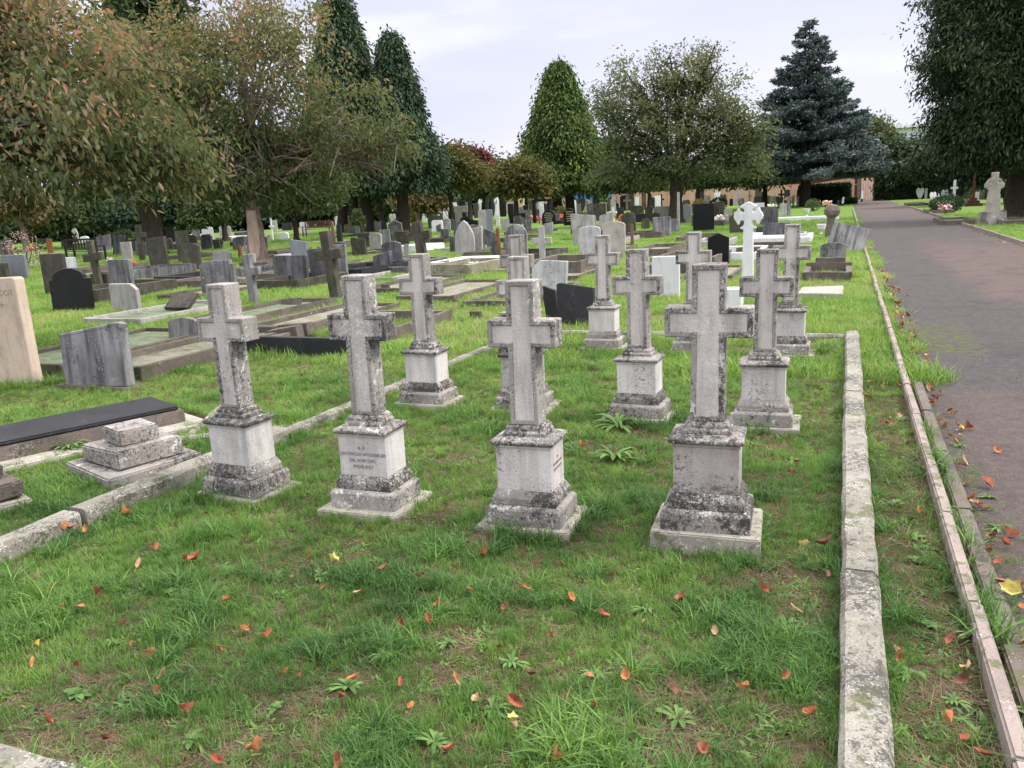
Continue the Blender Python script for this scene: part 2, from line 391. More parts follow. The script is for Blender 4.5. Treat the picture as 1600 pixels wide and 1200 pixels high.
# ================================================================ the twelve matching crosses
def cross_pts(w, h, t, arm_lo, arm_hi, flare=0.0):
    return [(-t/2-flare, 0), (t/2+flare, 0), (t/2, arm_lo), (w/2, arm_lo), (w/2, arm_hi), (t/2, arm_hi), (t/2, h), (-t/2, h), (-t/2, arm_hi), (-w/2, arm_hi), (-w/2, arm_lo), (-t/2, arm_lo)]
def text_mesh(s, size, mat, parent, loc, rot, name='inscription', align='CENTER', depth=.0012):
    cu = bpy.data.curves.new('inscription', 'FONT'); cu.body = s; cu.size = size; cu.align_x = align
    cu.extrude = depth; cu.space_line = 1.15; cu.space_character = 1.05
    o = bpy.data.objects.new('inscription', cu)
    COL.objects.link(o); bpy.context.view_layer.update()
    me = bpy.data.meshes.new_from_object(o.evaluated_get(bpy.context.evaluated_depsgraph_get()))
    bpy.data.objects.remove(o)
    me.materials.clear()
    return link(name, me, mat, parent, loc, rot)
def monument(X, Y, label, s=1.0, lean=0.0, yaw=0.0, lift=0.0, cm='cross', dm='die', sm='slab', mm='mould', w=.275, armw=.335, slab=(.47, .38)):
    r = empty('stone_cross_monument', (X, Y, 0), (0, 0, yaw), label, 'grave cross', 'matching stone crosses in the kerbed plot')
    z = .035+lift; k = w/.275; d = .205/.275
    bm = bmesh.new(); add_box(bm, (0, 0, z/2-.04), (slab[0], slab[1], z+.08), bev=.006, jit=.006)
    bm_obj('base_slab', bm, MS[sm], r)
    H = .5*k
    bm = bmesh.new()
    add_sq(bm, [(.188, .150, z), (.188, .150, z+.078), (.180, .142, z+.088), (.163, .127, z+.095)], k, k)
    bm_obj('plinth_step', bm, MS['step' if mm == 'mould' else mm], r)
    bm = bmesh.new()
    add_sq(bm, [(.162, .125, z+.095), (.162, .125, z+.130), (.155, .118, z+.142), (.143, .106, z+.165)], k, k)
    bm_obj('plinth_moulding', bm, MS[mm], r)
    bm = bmesh.new()
    add_sq(bm, [(.1375, .1375*d, z+.165), (.1375, .1375*d, z+.375), (.141, .1375*d+.004, z+.377), (.141, .1375*d+.004, z+.392)], k, k, .002)
    bm_obj('pedestal', bm, MS[dm], r)
    bm = bmesh.new()
    add_sq(bm, [(.150, .117, z+.392), (.157, .124, z+.400), (.157, .124, z+.413), (.120, .088, z+.428)], k, k, .003)
    add_sq(bm, [(.104, .078, z+.427), (.104, .078, z+.445), (.096, .070, z+.452), (.096, .070, z+.466), (.080, .056, z+.482)], k, k, .003)
    bm_obj('cap', bm, MS[mm], r)
    hc = (1.2-.035)*s-.482
    bm = bmesh.new(); al = hc*.545; ah = al+.128*s
    add_prism(bm, cross_pts(armw, hc, .135*k, al, ah, .004), .115, .004, 0, (.017, .007))
    co = bm_obj('cross', bm, MS['crossdark'], r, (0, 0, z+.480), (0, lean, 0)); co.data.materials.append(MS['crossdark' if cm == 'x' else cm])
    foot(X, Y, slab[0]/2-.02, slab[1]/2-.02, yaw)
    return r
c2 = None
monument(-3.115, 3.55, 'cross with white-speckled top on a plain pale pedestal, leftmost of the front row', 1.0, rad(-.5), rad(-4), cm='crossmid')
c2 = monument(-2.27, 3.56, 'front-row cross whose pedestal carries dark Latin lettering on its front face', 1.03, rad(.3), rad(1), cm='crossmid', slab=(.47, .42))
c3 = monument(-1.38, 3.56, 'front-row cross on a very white pedestal with small lettering on its right side', 1.0, 0, rad(1.5))
monument(-.53, 3.57, 'largest nearest cross with a brown-stained pedestal, standing on a thick slab beside the kerb', 1.0, rad(.4), rad(3), lift=.06, dm='diestain', mm='mould', w=.282, armw=.37, cm='cross', slab=(.47, .40))
monument(-.46, 5.56, 'middle-row cross with grey vertical streaks on its pedestal, beside the long kerb', .985, rad(.6), rad(2), dm='die', cm='cross', mm='step')
monument(-1.31, 5.60, 'middle-row cross whose plinth is almost black, white lichen spotting its shaft', 1.0, rad(-.4), rad(-2), cm='crossmid')
monument(-2.22, 5.66, 'middle-row cross half hidden behind the white-pedestal front cross', .97, 0, rad(2))
monument(-3.05, 5.68, 'middle-row cross with a clean pale shaft beside the narrow left kerb', 1.0, 0, rad(-2), sm='slab')
monument(-2.30, 8.25, 'far-row cross standing in front of the leaning dark slab', .985, rad(.5), 0, mm='step')
monument(-.45, 8.12, 'far-row cross with a pinkish pedestal and mossy cap, nearest the path', 1.03, rad(.5), rad(-1), cm='crossmid')
monument(-1.36, 8.18, 'far-row cross mostly hidden behind the largest front cross, beside a white slab', .99, 0, 0)
monument(-3.05, 7.75, 'far-row cross peering over the two crosses hidden in line before it', 1.03, 0, 0, cm='cross')
MS_in = MS['inscr']
for i, (s_, z_) in enumerate((('R. P.', .345), ('LUDOVICUS WOODRUFF', .312), ('OB. XVIII DEC.', .279), ('MCMLXXV', .246))):
    text_mesh(s_, .0238, MS_in, c2, (0, -.1045, z_), (rad(90), 0, 0))
bm = bmesh.new()      # worn, unreadable cut letters
for z_, n_ in ((.345, 2), (.318, 11), (.291, 10)):
    for i in range(n_):
        add_box(bm, (.1388, (i-(n_-1)/2)*.0125, z_+.007), (.002, rnd.uniform(.003, .0075), rnd.uniform(.008, .014)))
bm_obj('inscription', bm, MS_in, c3)

# ================================================================ headstones
def arc(cx, cz, r, a0, a1, n): return [(cx+r*math.cos(rad(a0+(a1-a0)*i/n)), cz+r*math.sin(rad(a0+(a1-a0)*i/n))) for i in range(n+1)]
def outline(kind, w, h):
    a = w/2
    if kind == 'flat': return [(-a, 0), (a, 0), (a*.995, h*.985), (a*.93, h), (-a*.96, h*.995), (-a*.99, h*.97)]
    if kind == 'camber':
        return [(-a, 0), (a, 0)]+[(a*math.cos(rad(t_)), h-.16*w+.16*w*math.sin(rad(t_))) for t_ in range(0, 181, 15)]
    if kind == 'round': return [(-a, 0), (a, 0)]+[(a*math.cos(rad(t_)), h-a+a*math.sin(rad(t_))) for t_ in range(0, 181, 12)]
    if kind == 'low': return [(-a, 0), (a, 0)]+[(a*math.cos(rad(t_)), h*.45+h*.55*math.sin(rad(t_))**.7) for t_ in range(0, 181, 12)]
    if kind == 'ogee':
        s = h-.20*w
        return [(-a, 0), (a, 0), (a, s), (a*.80, s+.005)]+[(a*.80*math.cos(rad(t_)), s+.02+(h-s-.02)*math.sin(rad(t_))) for t_ in range(15, 166, 15)]+[(-a*.80, s+.005), (-a, s)]
    if kind == 'gothic':
        s = h*.42; R = (a*a+(h-s)**2)/(2*a)
        th = math.degrees(math.asin(min(1, (h-s)/R)))
        return [(-a, 0), (a, 0)]+arc(a-R, s, R, 0, th, 6)[:-1]+[(0, h)]+arc(R-a, s, R, 180-th, 180, 6)[1:]
    if kind == 'gable': return [(-a, 0), (a, 0), (a, h-.22*w), (0, h), (-a, h-.22*w)]
    if kind == 'cutright': return [(-a, 0), (a, 0), (a, h*.80), (a*.55, h), (-a, h)]
    if kind == 'cutleft': return [(-a, 0), (a, 0), (a, h), (-a*.55, h), (-a, h*.80)]
    if kind == 'slopeR': return [(-a, 0), (a, 0), (a, h*.86), (-a*.8, h), (-a, h*.97)]
    if kind == 'slopeL': return [(-a, 0), (a, 0), (a, h*.97), (a*.85, h), (-a, h*.84)]
    if kind == 'shoulder': return [(-a, 0), (a, 0), (a, h*.86), (a*.72, h*.86), (a*.66, h), (-a*.66, h), (-a*.72, h*.86), (-a, h*.86)]
    if kind == 'notch': return [(-a, 0), (a, 0), (a, h*.90), (a*.80, h*.90), (a*.80, h), (-a*.80, h), (-a*.80, h*.90), (-a, h*.90)]
    if kind == 'swoop':
        return [(-a, 0), (a, 0), (a, h*.62), (a*.6, h*.66), (a*.2, h*.80), (0, h*.98), (-a*.15, h), (-a*.5, h*.92), (-a, h*.88)]
    if kind == 'heart':
        return [(0, 0), (a*.55, h*.25), (a, h*.62), (a*.92, h*.86), (a*.55, h), (a*.18, h*.95), (0, h*.84), (-a*.18, h*.95), (-a*.55, h), (-a*.92, h*.86), (-a, h*.62), (-a*.55, h*.25)]
    if kind == 'cross':
        t_ = w*.30; return cross_pts(w, h, t_, h*.60, h*.60+t_)
    if kind == 'stumpcross':
        t_ = w*.36; return cross_pts(w, h, t_, h*.66, h*.66+t_*.85)
    if kind == 'trefoil':      # white cross with pointed arm ends and round notches
        p = []
        T = w*.145; cz = h-w*.5; q = w*.5
        def arm(ang):
            c, s_ = math.cos(ang), math.sin(ang)
            loc = [(T, -T), (w*.23, -T*.95), (w*.27, -T*1.25), (w*.30, -T*1.85), (w*.36, -T*1.95), (w*.41, -T*1.1), (w*.46, -T*.75), (q, 0), (w*.46, T*.75), (w*.41, T*1.1), (w*.36, T*1.95), (w*.30, T*1.85), (w*.27, T*1.25), (w*.23, T*.95), (T, T)]
            return [(x*c-y*s_, cz+x*s_+y*c) for x, y in loc]
        p = [(-w*.20, 0), (w*.20, 0), (T*1.12, cz-w*.45), (T*1.9, cz-w*.42), (T*1.9, cz-w*.37), (T*1.2, cz-w*.33), (T*1.0, cz-w*.24)]
        p += arm(0)+arm(math.pi/2)[1:]+arm(math.pi)[1:]
        p += [(-T*1.0, cz-w*.24), (-T*1.2, cz-w*.33), (-T*1.9, cz-w*.37), (-T*1.9, cz-w*.42), (-T*1.12, cz-w*.45)]
        return p
    raise KeyError(kind)
def place(xl, xr, yb, yt):
    """plane facts of an upright face seen between pixel columns xl..xr, foot yb, top yt"""
    xm = (xl+xr)/2; ym = (yb+yt)/2
    X, Y = G(xm, yb)
    for _ in range(4):
        X, Z = YP(xm, ym, Y)
        px, py = proj((X, Y, 0))
        X2, Y2 = G(px, yb); Y = Y2; X = YP(xm, ym, Y)[0]
    x0 = YP(xl, ym, Y)[0]; x1 = YP(xr, ym, Y)[0]
    h = YP(xm-(yb-yt)*.0, yt, Y)[1]
    return X, Y, x1-x0, h
BOXES = []
def hides(xl, xr, yb, yt):
    for a, b, c, d in BOXES:
        ox = min(xr, b)-max(xl, a); oy = min(yb, c)-max(yt, d)
        if ox > 0 and oy > 0 and yb > c-1 and ox*oy > .38*(b-a)*(c-d): return True
    return False
def stone(kind, xl, xr, yb, yt, mat, label, cat='headstone', th=None, lean=0, tilt=0, yaw=0, base=None, sink=.04, name=None, group=None, inset=None, kerb=None, hm=1.0, dmax=None):
    X, Y, w, h = place(xl, xr, yb, yt); BOXES.append((xl, xr, yb, yt))
    D = math.hypot(X, Y)
    if dmax and D > dmax:
        k = dmax/D; X *= k; Y *= k; w *= k; h = EYE-(EYE-h)*k
    h *= hm
    th = th or max(.07, min(.12, w*.18))
    name = name or {'cross': 'stone_cross', 'stumpcross': 'stone_cross', 'trefoil': 'marble_cross'}.get(kind, 'headstone')
    if kind in ('cross', 'stumpcross', 'trefoil') and cat == 'headstone': cat = 'grave cross'
    nearstone = D < 40
    rot = (rad(tilt), rad(lean), rad(yaw))
    bh = 0
    if base is None: base = nearstone
    part = 'tablet' if kind not in ('cross', 'stumpcross', 'trefoil') else 'cross'
    if base:
        r = empty(name, (X, Y, 0), (0, 0, rad(yaw)), label, cat, group)
        bh = .05 if base is True else base
        bm = bmesh.new(); add_box(bm, (0, .01, bh/2-.03), (w*(.50 if part == 'cross' else 1.16), th+.14, bh+.06), bev=.008, jit=.006)
        bm_obj('base', bm, MS['brown' if mat in ('olive', 'grey', 'darkgrey', 'brown') else mat], r)
        bm = bmesh.new(); add_prism(bm, outline(kind, w, h-bh+.01), th, min(.008, w*.02), 0, inset)
        bm_obj(part, bm, MS[mat], r, (0, 0, bh-.01), (rad(tilt), rad(lean), 0))
    else:
        bm = bmesh.new(); add_prism(bm, outline(kind, w, h+sink), th, min(.008, w*.02), 0, inset)
        r = tag(bm_obj(name, bm, MS[mat], None, (X, Y, -sink), rot), label, cat, group)
    if D < 45: foot(X, Y, w/2, th/2+.02, rad(yaw))
    if kerb: grave_kerb(X, Y+th/2+.02, w*1.25, kerb[0], kerb[1], kerb[2] if len(kerb) > 2 else None, kerb[3])
    return r
def grave_kerb(X, Y, w, L, mat, fill, label, h=.09, t_=.07, yaw=0, front=None):
    r = empty('grave_kerb', (X, Y, 0), (0, 0, rad(yaw)), label, 'grave kerb', 'kerb surrounds of the old graves')
    bm = bmesh.new()
    for sx in (-1, 1): add_box(bm, (sx*(w/2-t_/2), L/2, h/2-.03+rnd.uniform(-.01, .01)), (t_, L, h+.06), bev=.008, jit=.008)
    add_box(bm, (0, L-t_/2, h/2-.03), (w-2*t_-.004, t_, h+.05), bev=.008, jit=.006)
    add_box(bm, (0, t_/2, h/2-.03), (w-2*t_-.004, t_, h+.05), bev=.008, jit=.006)
    bm_obj('kerb_rail', bm, MS[mat], r)
    if front:
        bm = bmesh.new(); add_box(bm, (0, -.05, front[1]/2-.03), (w+.02, .09, front[1]+.06), bev=.008, jit=.006)
        bm_obj('front_panel', bm, MS[front[0]], r)
    if fill:
        bm = bmesh.new(); add_box(bm, (0, L/2, h*.25-.02), (w-2*t_-.006, L-2*t_-.006, h*.5+.04))
        bm_obj('grave_filling', bm, MS[fill], r)
        c, s_ = math.cos(rad(yaw)), math.sin(rad(yaw)); foot(X-s_*L/2, Y+c*L/2, w/2, L/2, rad(yaw))
    else:
        for sx in (-1, 1): foot(X+sx*(w/2-t_/2), Y+L/2, t_/2, L/2)
    return r
S = stone
# ---- near left
r = S('flat', -50, 46, 600, 434, 'cream', 'big cream limestone headstone cut off by the left edge of the photo', th=.11, lean=-1, base=False)
MSX = MS['inscrcream']
hx = r.dimensions.x; hz = r.dimensions.z
text_mesh('DOT', .085, MSX, r, (hx/2-.055, -.0560, hz-.175), (rad(90), 0, 0), align='RIGHT')
text_mesh('+', .13, MSX, r, (hx/2-.20, -.0560, hz-.31), (rad(90), 0, 0), align='RIGHT')
S('slopeL', 101, 198, 606, 505, 'grey', 'square light grey headstone with sooty blotches, standing between the cream stone and the first cross', th=.10, tilt=-3, lean=-2, base=.03, inset=(.02, .003))
S('ogee', 80, 141, 487, 419, 'black', 'polished black headstone with a curved top, standing on open grass at the left', th=.09, base=False, tilt=-3, lean=-2)
S('flat', 68, 104, 462, 396, 'olive', 'dark square headstone right behind the polished black headstone', th=.09, base=False)
S('flat', 175, 208, 474, 405, 'grey', 'tall narrow grey headstone standing directly behind a smaller grey one', th=.09, base=False)
S('cutright', 175, 217, 487, 443, 'pale', 'small pale headstone with a white lichen spot, in front of the tall narrow grey one', th=.08, base=False)
X, Y = G(288, 489)
r = empty('tilted_tablet', (X, Y, 0), (0, 0, 0), 'dark memorial tablet propped up at a slant on a short pillar', 'memorial tablet')
bm = bmesh.new(); add_box(bm, (.0, 0, .10), (.52, .06, .36), tilt=(rad(-52), 0, 0), bev=.008); bm_obj('tablet', bm, MS['olive'], r, (0, -.02, .10))
bm = bmesh.new(); add_box(bm, (.02, -.04, .05), (.12, .10, .22), bev=.006); bm_obj('support', bm, MS['grey'], r)
bm = bmesh.new(); add_box(bm, (.0, 0, .0), (.6, .26, .06), bev=.006); bm_obj('base', bm, MS['olive'], r)
S('camber', 264, 312, 534, 496, 'grey', 'little round-topped grey stone sunk in a weedy grave, left of the first cross', th=.07, base=False, tilt=-4)
S('flat', 5, 42, 437, 398, 'blue', 'blue-grey granite headstone above the cream headstone', th=.09, base=False)
S('flat', -16, 12, 440, 411, 'olive', 'dark headstone cut by the left edge beside the blue-grey granite one', base=False)
S('cross', 137, 166, 452, 375, 'olive', 'dark leaning stone cross in front of the black bench', th=.10, base=False, lean=-6)
S('flat', 144, 171, 451, 427, 'olive', 'low dark block at the foot of the leaning cross before the bench', th=.08, base=False)
S('flat', 234, 262, 422, 371, 'olive', 'upright brown-grey headstone with one bright edge, left of the two overlapping dark ones', th=.10, base=False, lean=-2)
S('flat', 277, 298, 412, 360, 'olive', 'tall dark headstone standing behind a round-shouldered one', th=.09, base=False)
S('camber', 284, 312, 423, 380, 'olive', 'round-shouldered brown headstone overlapping a taller dark one', th=.09, base=False, tilt=-3)
S('stumpcross', 209, 229, 408, 351, 'olive', 'tall brown wheel-headed cross in front of a clipped bush', th=.12, base=False)
S('flat', 190, 206, 406, 378, 'pale', 'small pale carved figure block left of the tall brown cross', base=False)
S('flat', 8, 18, 402, 372, 'olive', 'narrow dark post-like headstone near the left edge', base=False)
S('flat', 0, 7, 408, 376, 'brown', 'narrow brown headstone cut by the left edge', base=False)
S('notch', 315, 368, 463, 407, 'grey', 'broad blue-grey headstone with white streaks and shaped shoulders', th=.10, base=False, lean=-2, tilt=-3)
S('camber', 333, 361, 410, 391, 'pale', 'low pale curved headstone behind the broad streaked one', base=False)
S('cutleft', 92, 118, 422, 402, 'white', 'white figure group with draped shape behind the dark square stone', cat='statue', name='grave_statue', base=False)
S('cross', 377, 411, 476, 397, 'grey', 'grey stone cross half hidden by the top of the leftmost matching cross', th=.11, base=False, lean=-3)
S('flat', 390, 399, 418, 396, 'pale', 'slim pale panel behind the half hidden grey cross', base=False)
S('flat', 428, 480, 445, 399, 'darkgrey', 'wide dark headstone with pale drip streaks, left of the big leaning cross', th=.09, base=False, tilt=-3)
S('slopeR', 456, 482, 412, 373, 'blue', 'smooth blue-grey headstone with one sloping top edge behind the wide streaked one', th=.08, base=False, lean=-3)
S('cross', 499, 543, 468, 360, 'olive', 'big leaning weathered cross, tallest of the old left-hand graves', th=.15, base=False, lean=-5, hm=1.0)
S('flat', 487, 511, 442, 388, 'darkgrey', 'dark headstone leaning left behind the big leaning cross', th=.08, base=False, lean=-5)
S('flat', 519, 542, 438, 382, 'grey', 'grey headstone partly covered by the arm of the big leaning cross', th=.08, base=False)
S('slopeL', 584, 613, 427, 393, 'darkgrey', 'small streaked headstone tilting left in front of a gabled dark one', th=.07, base=False, lean=-4, tilt=-6)
S('camber', 599, 629, 415, 377, 'darkgrey', 'dark round-topped headstone behind the small tilting one', th=.08, base=False, lean=-3)
S('flat', 632, 639, 402, 381, 'grey', 'thin grey slab edge-on beside the dark round-topped headstone', base=False)
S('stumpcross', 643, 680, 425, 346, 'olive', 'tall weathered cross leaning left in the middle of the old graves', th=.14, base=False, lean=-6)
S('flat', 631, 649, 377, 359, 'olive', 'small dark block headstone behind the arm of the tall leaning cross', base=False)
S('gothic', 711, 741, 398, 344, 'pale', 'tall pointed gothic-arched headstone spotted with white lichen', th=.10, base=False, tilt=-2, lean=-1)
S('gable', 743, 775, 387, 357, 'darkgrey', 'low pointed dark headstone to the right of the gothic-arched one', th=.08, base=False)
S('flat', 769, 778, 402, 375, 'darkgrey', 'narrow dark headstone leaning against a rusty post', base=False)
S('round', 790, 824, 400, 350, 'grey', 'round-headed grey headstone behind the far-row cross', th=.09, base=False, hm=1.0)
S('flat', 787, 797, 393, 372, 'darkgrey', 'small dark square stone at the left foot of the round-headed grey one', base=False)
S('slopeR', 896, 932, 383, 331, 'pale', 'large mottled grey headstone leaning over behind a white one', th=.10, base=False, lean=-6, tilt=-4)
S('camber', 906, 939, 408, 353, 'whitestain', 'white marble headstone with faint grey drips in front of the leaning mottled one', th=.08, base=False, lean=-1)
S('camber', 942, 977, 395, 346, 'pink', 'speckled pinkish granite headstone with an arched top', th=.09, base=False)
S('flat', 931, 945, 376, 360, 'darkgrey', 'small dark block between the white and the speckled granite headstones', base=False)
S('cutleft', 829, 883, 470, 407, 'whitestain', 'cracked grey and white marble slab with a slanting top, behind the far left cross', th=.09, base=False, lean=3, tilt=-4)
S('slopeR', 871, 929, 508, 441, 'slate', 'broad dark slab leaning left, behind the far-row cross', th=.08, base=False, lean=-2, tilt=-7)
S('slopeR', 855, 874, 503, 445, 'slate', 'narrow dark slab overlapping the left side of the broad leaning one', th=.07, base=False, lean=-6)
S('cross', 832, 862, 420, 353, 'pale', 'slim pale cross with thin arms behind the left-hand matching crosses', th=.06, base=False)
S('flat', 1019, 1062, 468, 400, 'white', 'plain bright white slab between two matching crosses', th=.08, base=False)
S('trefoil', 1146, 1192, 452, 315, 'white', 'tall bright white marble cross with pointed knobbed arms', th=.10, base=.16, hm=1.0)
S('flat', 1128, 1160, 486, 450, 'white', 'white marble kerb block at the foot of the tall white cross', th=.3, base=False, cat='marble block')
S('gable', 1106, 1139, 415, 364, 'black', 'polished black headstone with faint gilt lettering left of the white marble cross', th=.08, base=False)
S('flat', 1083, 1116, 361, 318, 'black', 'large plain black headstone beneath the broad-crowned tree', th=.10, base=False)
S('notch', 1185, 1216, 352, 323, 'darkgrey', 'dark streaked square headstone with flowers behind, right of the white cross', th=.10, base=False)
S('notch', 1192, 1239, 376, 348, 'darkgrey', 'wide dark stepped headstone behind the far right matching cross', th=.10, base=False)
S('flat', 1181, 1193, 372, 354, 'olive', 'small dark slab beside the shaft of the white cross', base=False)
S('flat', 1178, 1194, 336, 317, 'white', 'bright white square headstone peeping over the arm of the white cross', base=False)
S('flat', 1020, 1048, 369, 339, 'grey', 'streaked grey headstone in front of a framed pale one', th=.10, base=False)
S('notch', 1021, 1051, 347, 322, 'pale', 'pale framed double headstone with a reddish figure', th=.08, base=False)
# ---- leaning slab group by the path
X, Y = G(1318, 392)
r = empty('headstone', (X, Y, 0), (rad(-12), rad(13), 0), 'large streaked slab slumping to the right beside the path', 'headstone')
bm = bmesh.new(); add_prism(bm, [(-.42, 0), (.46, 0), (.46, .62), (-.40, .66)], .09, .006); bm_obj('tablet', bm, MS['grey'], r); foot(X, Y, .45, .1)
S('camber', 1281, 1322, 418, 379, 'grey', 'low grey streaked headstone in a stepped grave surround near the path', th=.09, base=False, tilt=-5)
X, Y = G(1292, 441)
r = empty('grave_surround', (X, Y, 0), (0, 0, 0), 'raised dark grave surround overgrown with grass under the low streaked headstone', 'grave surround')
bm = bmesh.new(); add_box(bm, (0, 0, .06), (.68, .10, .22), bev=.008, jit=.008); bm_obj('front_panel', bm, MS['brown'], r)
bm = bmesh.new()
for sx in (-1, 1): add_box(bm, (sx*.34, .7, .06), (.10, 1.3, .2), bev=.008, jit=.01)
add_box(bm, (0, 1.35, .09), (.78, .14, .26), bev=.008, jit=.01); add_box(bm, (.02, 1.45, .2), (.5, .12, .2), bev=.008)
bm_obj('kerb_rail', bm, MS['brown'], r); foot(X, Y, .38, .06)
for q_ in (-1, 1): foot(X+q_*.34, Y+.7, .05, .7)
X, Y = G(1282, 468)
bm = bmesh.new(); add_box(bm, (0, 0, .03), (.60, .95, .12), bev=.012, jit=.02)
tag(bm_obj('ledger_slab', bm, MS['slab'], None, (X, Y+.45, 0)), 'flat pale stone slab lying in the grass near the path', 'ledger slab'); foot(X, Y+.45, .29, .46)
# urn and post behind the leaning slab
X, Y = G(1294, 372)
r = empty('memorial_pillar', (X, Y, 0), (0, rad(6), 0), 'brown stone pillar with a bulging top and peach flowers behind the slumping slab', 'pillar')
bm = bmesh.new(); add_box(bm, (0, 0, .3), (.22, .22, .7), bev=.01); add_lathe(bm, [(.1, .62), (.22, .72), (.24, .85), (.17, 1.0), (.07, 1.03)], seg=12); bm_obj('pillar_body', bm, MS['reddark'] if 0 else MS['brown'], r)

# ---- stepped base and broken blocks, bottom left
X, Y = -4.13, 3.72
r = empty('stepped_stone_base', (X, Y, 0), (0, 0, rad(-19)), 'three-tier square stone base with its cross missing, outside the left kerb', 'stone base')
for n_, (w_, d_, z0_, z1_) in enumerate(((.60, .60, -.05, .085), (.43, .43, .087, .20), (.25, .25, .202, .30))):
    bm = bmesh.new(); add_box(bm, (0, 0, (z0_+z1_)/2), (w_, d_, z1_-z0_), bev=.01, jit=.008); bm_obj('tier', bm, MS['step'], r, rot=(0, 0, rad((0, 3, -2)[n_])))
foot(X, Y, .30, .30, rad(-19))
X, Y = -4.62, 2.93
r = empty('broken_stone_plinth', (X, Y, 0), (0, 0, rad(-20)), 'low brownish two-tier plinth cut by the left edge, below the stepped base', 'stone plinth')
for n_, (w_, d_, z0_, z1_) in enumerate(((.72, .50, -.04, .06), (.68, .44, .062, .15), (.46, .36, .152, .25))):
    bm = bmesh.new(); add_box(bm, (-.02*n_, 0, (z0_+z1_)/2), (w_, d_, z1_-z0_), bev=.012, jit=.012); bm_obj('tier', bm, MS['brown' if n_ else 'slab'], r)
foot(X, Y, .36, .25, rad(-20))
r = empty('ledger_tomb', (-5.62, 3.35, 0), (0, 0, rad(-24.4)), 'long flat black-topped ledger tomb lying on the grass at the left', 'ledger tomb')
bm = bmesh.new(); add_box(bm, (0, 0, .04), (.60, 3.3, .15), bev=.01, jit=.01); bm_obj('plinth', bm, MS['brown'], r)
bm = bmesh.new(); add_box(bm, (0, 0, .132), (.56, 3.24, .032), bev=.012); bm_obj('ledger_top', bm, MS['slate'], r)
bm = bmesh.new(); add_box(bm, (0.1, 0, -.02), (.86, 3.55, .08), bev=.01, jit=.01); bm_obj('base_slab', bm, MS['slab'], r)
foot(-5.58, 3.4, .43, 1.78, rad(-24.4))
# ---- grave kerbs of the left part
grave_kerb(-6.85, 5.95, .98, 2.6, 'brown', 'gravel', 'stone grave kerb filled with weedy gravel behind the square light grey headstone', h=.15, t_=.09)
grave_kerb(-8.3, 6.1, 1.35, 2.5, 'brown', 'turq', 'stone grave kerb with greenish chippings right of the cream headstone', h=.11)
grave_kerb(-5.75, 7.55, 1.55, 2.6, 'brown', None, 'wide double grave kerb with a dark front panel, behind the first crosses', h=.14, t_=.10, front=('slate', .20))
grave_kerb(-6.95, 8.9, .95, 2.4, 'brown', 'gravel', 'grave kerb of dry gravel behind the leftmost matching cross', h=.10)
grave_kerb(-8.4, 9.3, 1.0, 2.4, 'brown', 'turq', 'grave kerb with a bright chipping bed left of the streaked headstones', h=.13)
grave_kerb(-10.4, 9.3, 1.2, 2.3, 'pale', 'turq', 'pale-edged grave kerb in front of the dark shouldered headstones', h=.11)
grave_kerb(-6.45, 12.1, 1.1, 2.7, 'brown', 'gravel', 'broken long grave kerb left of the second row of crosses', h=.11)
grave_kerb(-4.95, 11.6, 1.15, 2.7, 'brown', None, 'sunken grave kerb with grass inside, left of the hidden crosses', h=.09)
grave_kerb(-7.9, 13.2, 1.05, 2.6, 'brown', 'gravel', 'grave kerb beyond the big leaning cross', h=.12)
grave_kerb(-5.35, 15.4, 1.1, 2.6, 'brown', 'gravel', 'long low grave kerb before the gothic-arched headstone', h=.10)
grave_kerb(-11.9, 12.3, 1.1, 2.4, 'brown', 'gravel', 'grave kerb before the upright brown-grey headstone', h=.12)
grave_kerb(-9.6, 15.6, 1.1, 2.3, 'pale', None, 'empty pale grave kerb between the tree and the leaning crosses', h=.1)
grave_kerb(-3.35, 19.5, 1.0, 2.4, 'brown', None, 'grassed grave kerb behind the slim pale cross', h=.12)
grave_kerb(-2.3, 15.0, .95, 2.3, 'brown', 'gravel', 'small overgrown grave kerb behind the bright white slab', h=.1)
kx = [(-9.2, 17.5), (-7.6, 17.2), (-6.0, 19.0), (-4.7, 21.5), (-8.2, 21.0), (-11.2, 18.2), (-12.8, 16.0), (-14.5, 17.0), (-13.2, 20.4), (-10.2, 22.8), (-6.6, 23.6), (-16.5, 20.2), (-3.6, 24.5), (-1.9, 21.5), (-4.6, 28.0), (-7.6, 28.0), (-12.5, 26.0), (-16.0, 25.0), (-19.5, 24.0), (-1.6, 27.5)]
for x_, y_ in kx:
    grave_kerb(x_, y_, rnd.uniform(.9, 1.3), rnd.uniform(2.0, 2.6), rnd.choice(['brown', 'brown', 'pale', 'olive']), rnd.choice(['gravel', None, 'turq', None]), 'low stone grave kerb sunk in the grass among the older graves', h=rnd.uniform(.08, .2), yaw=rnd.uniform(-2, 2))
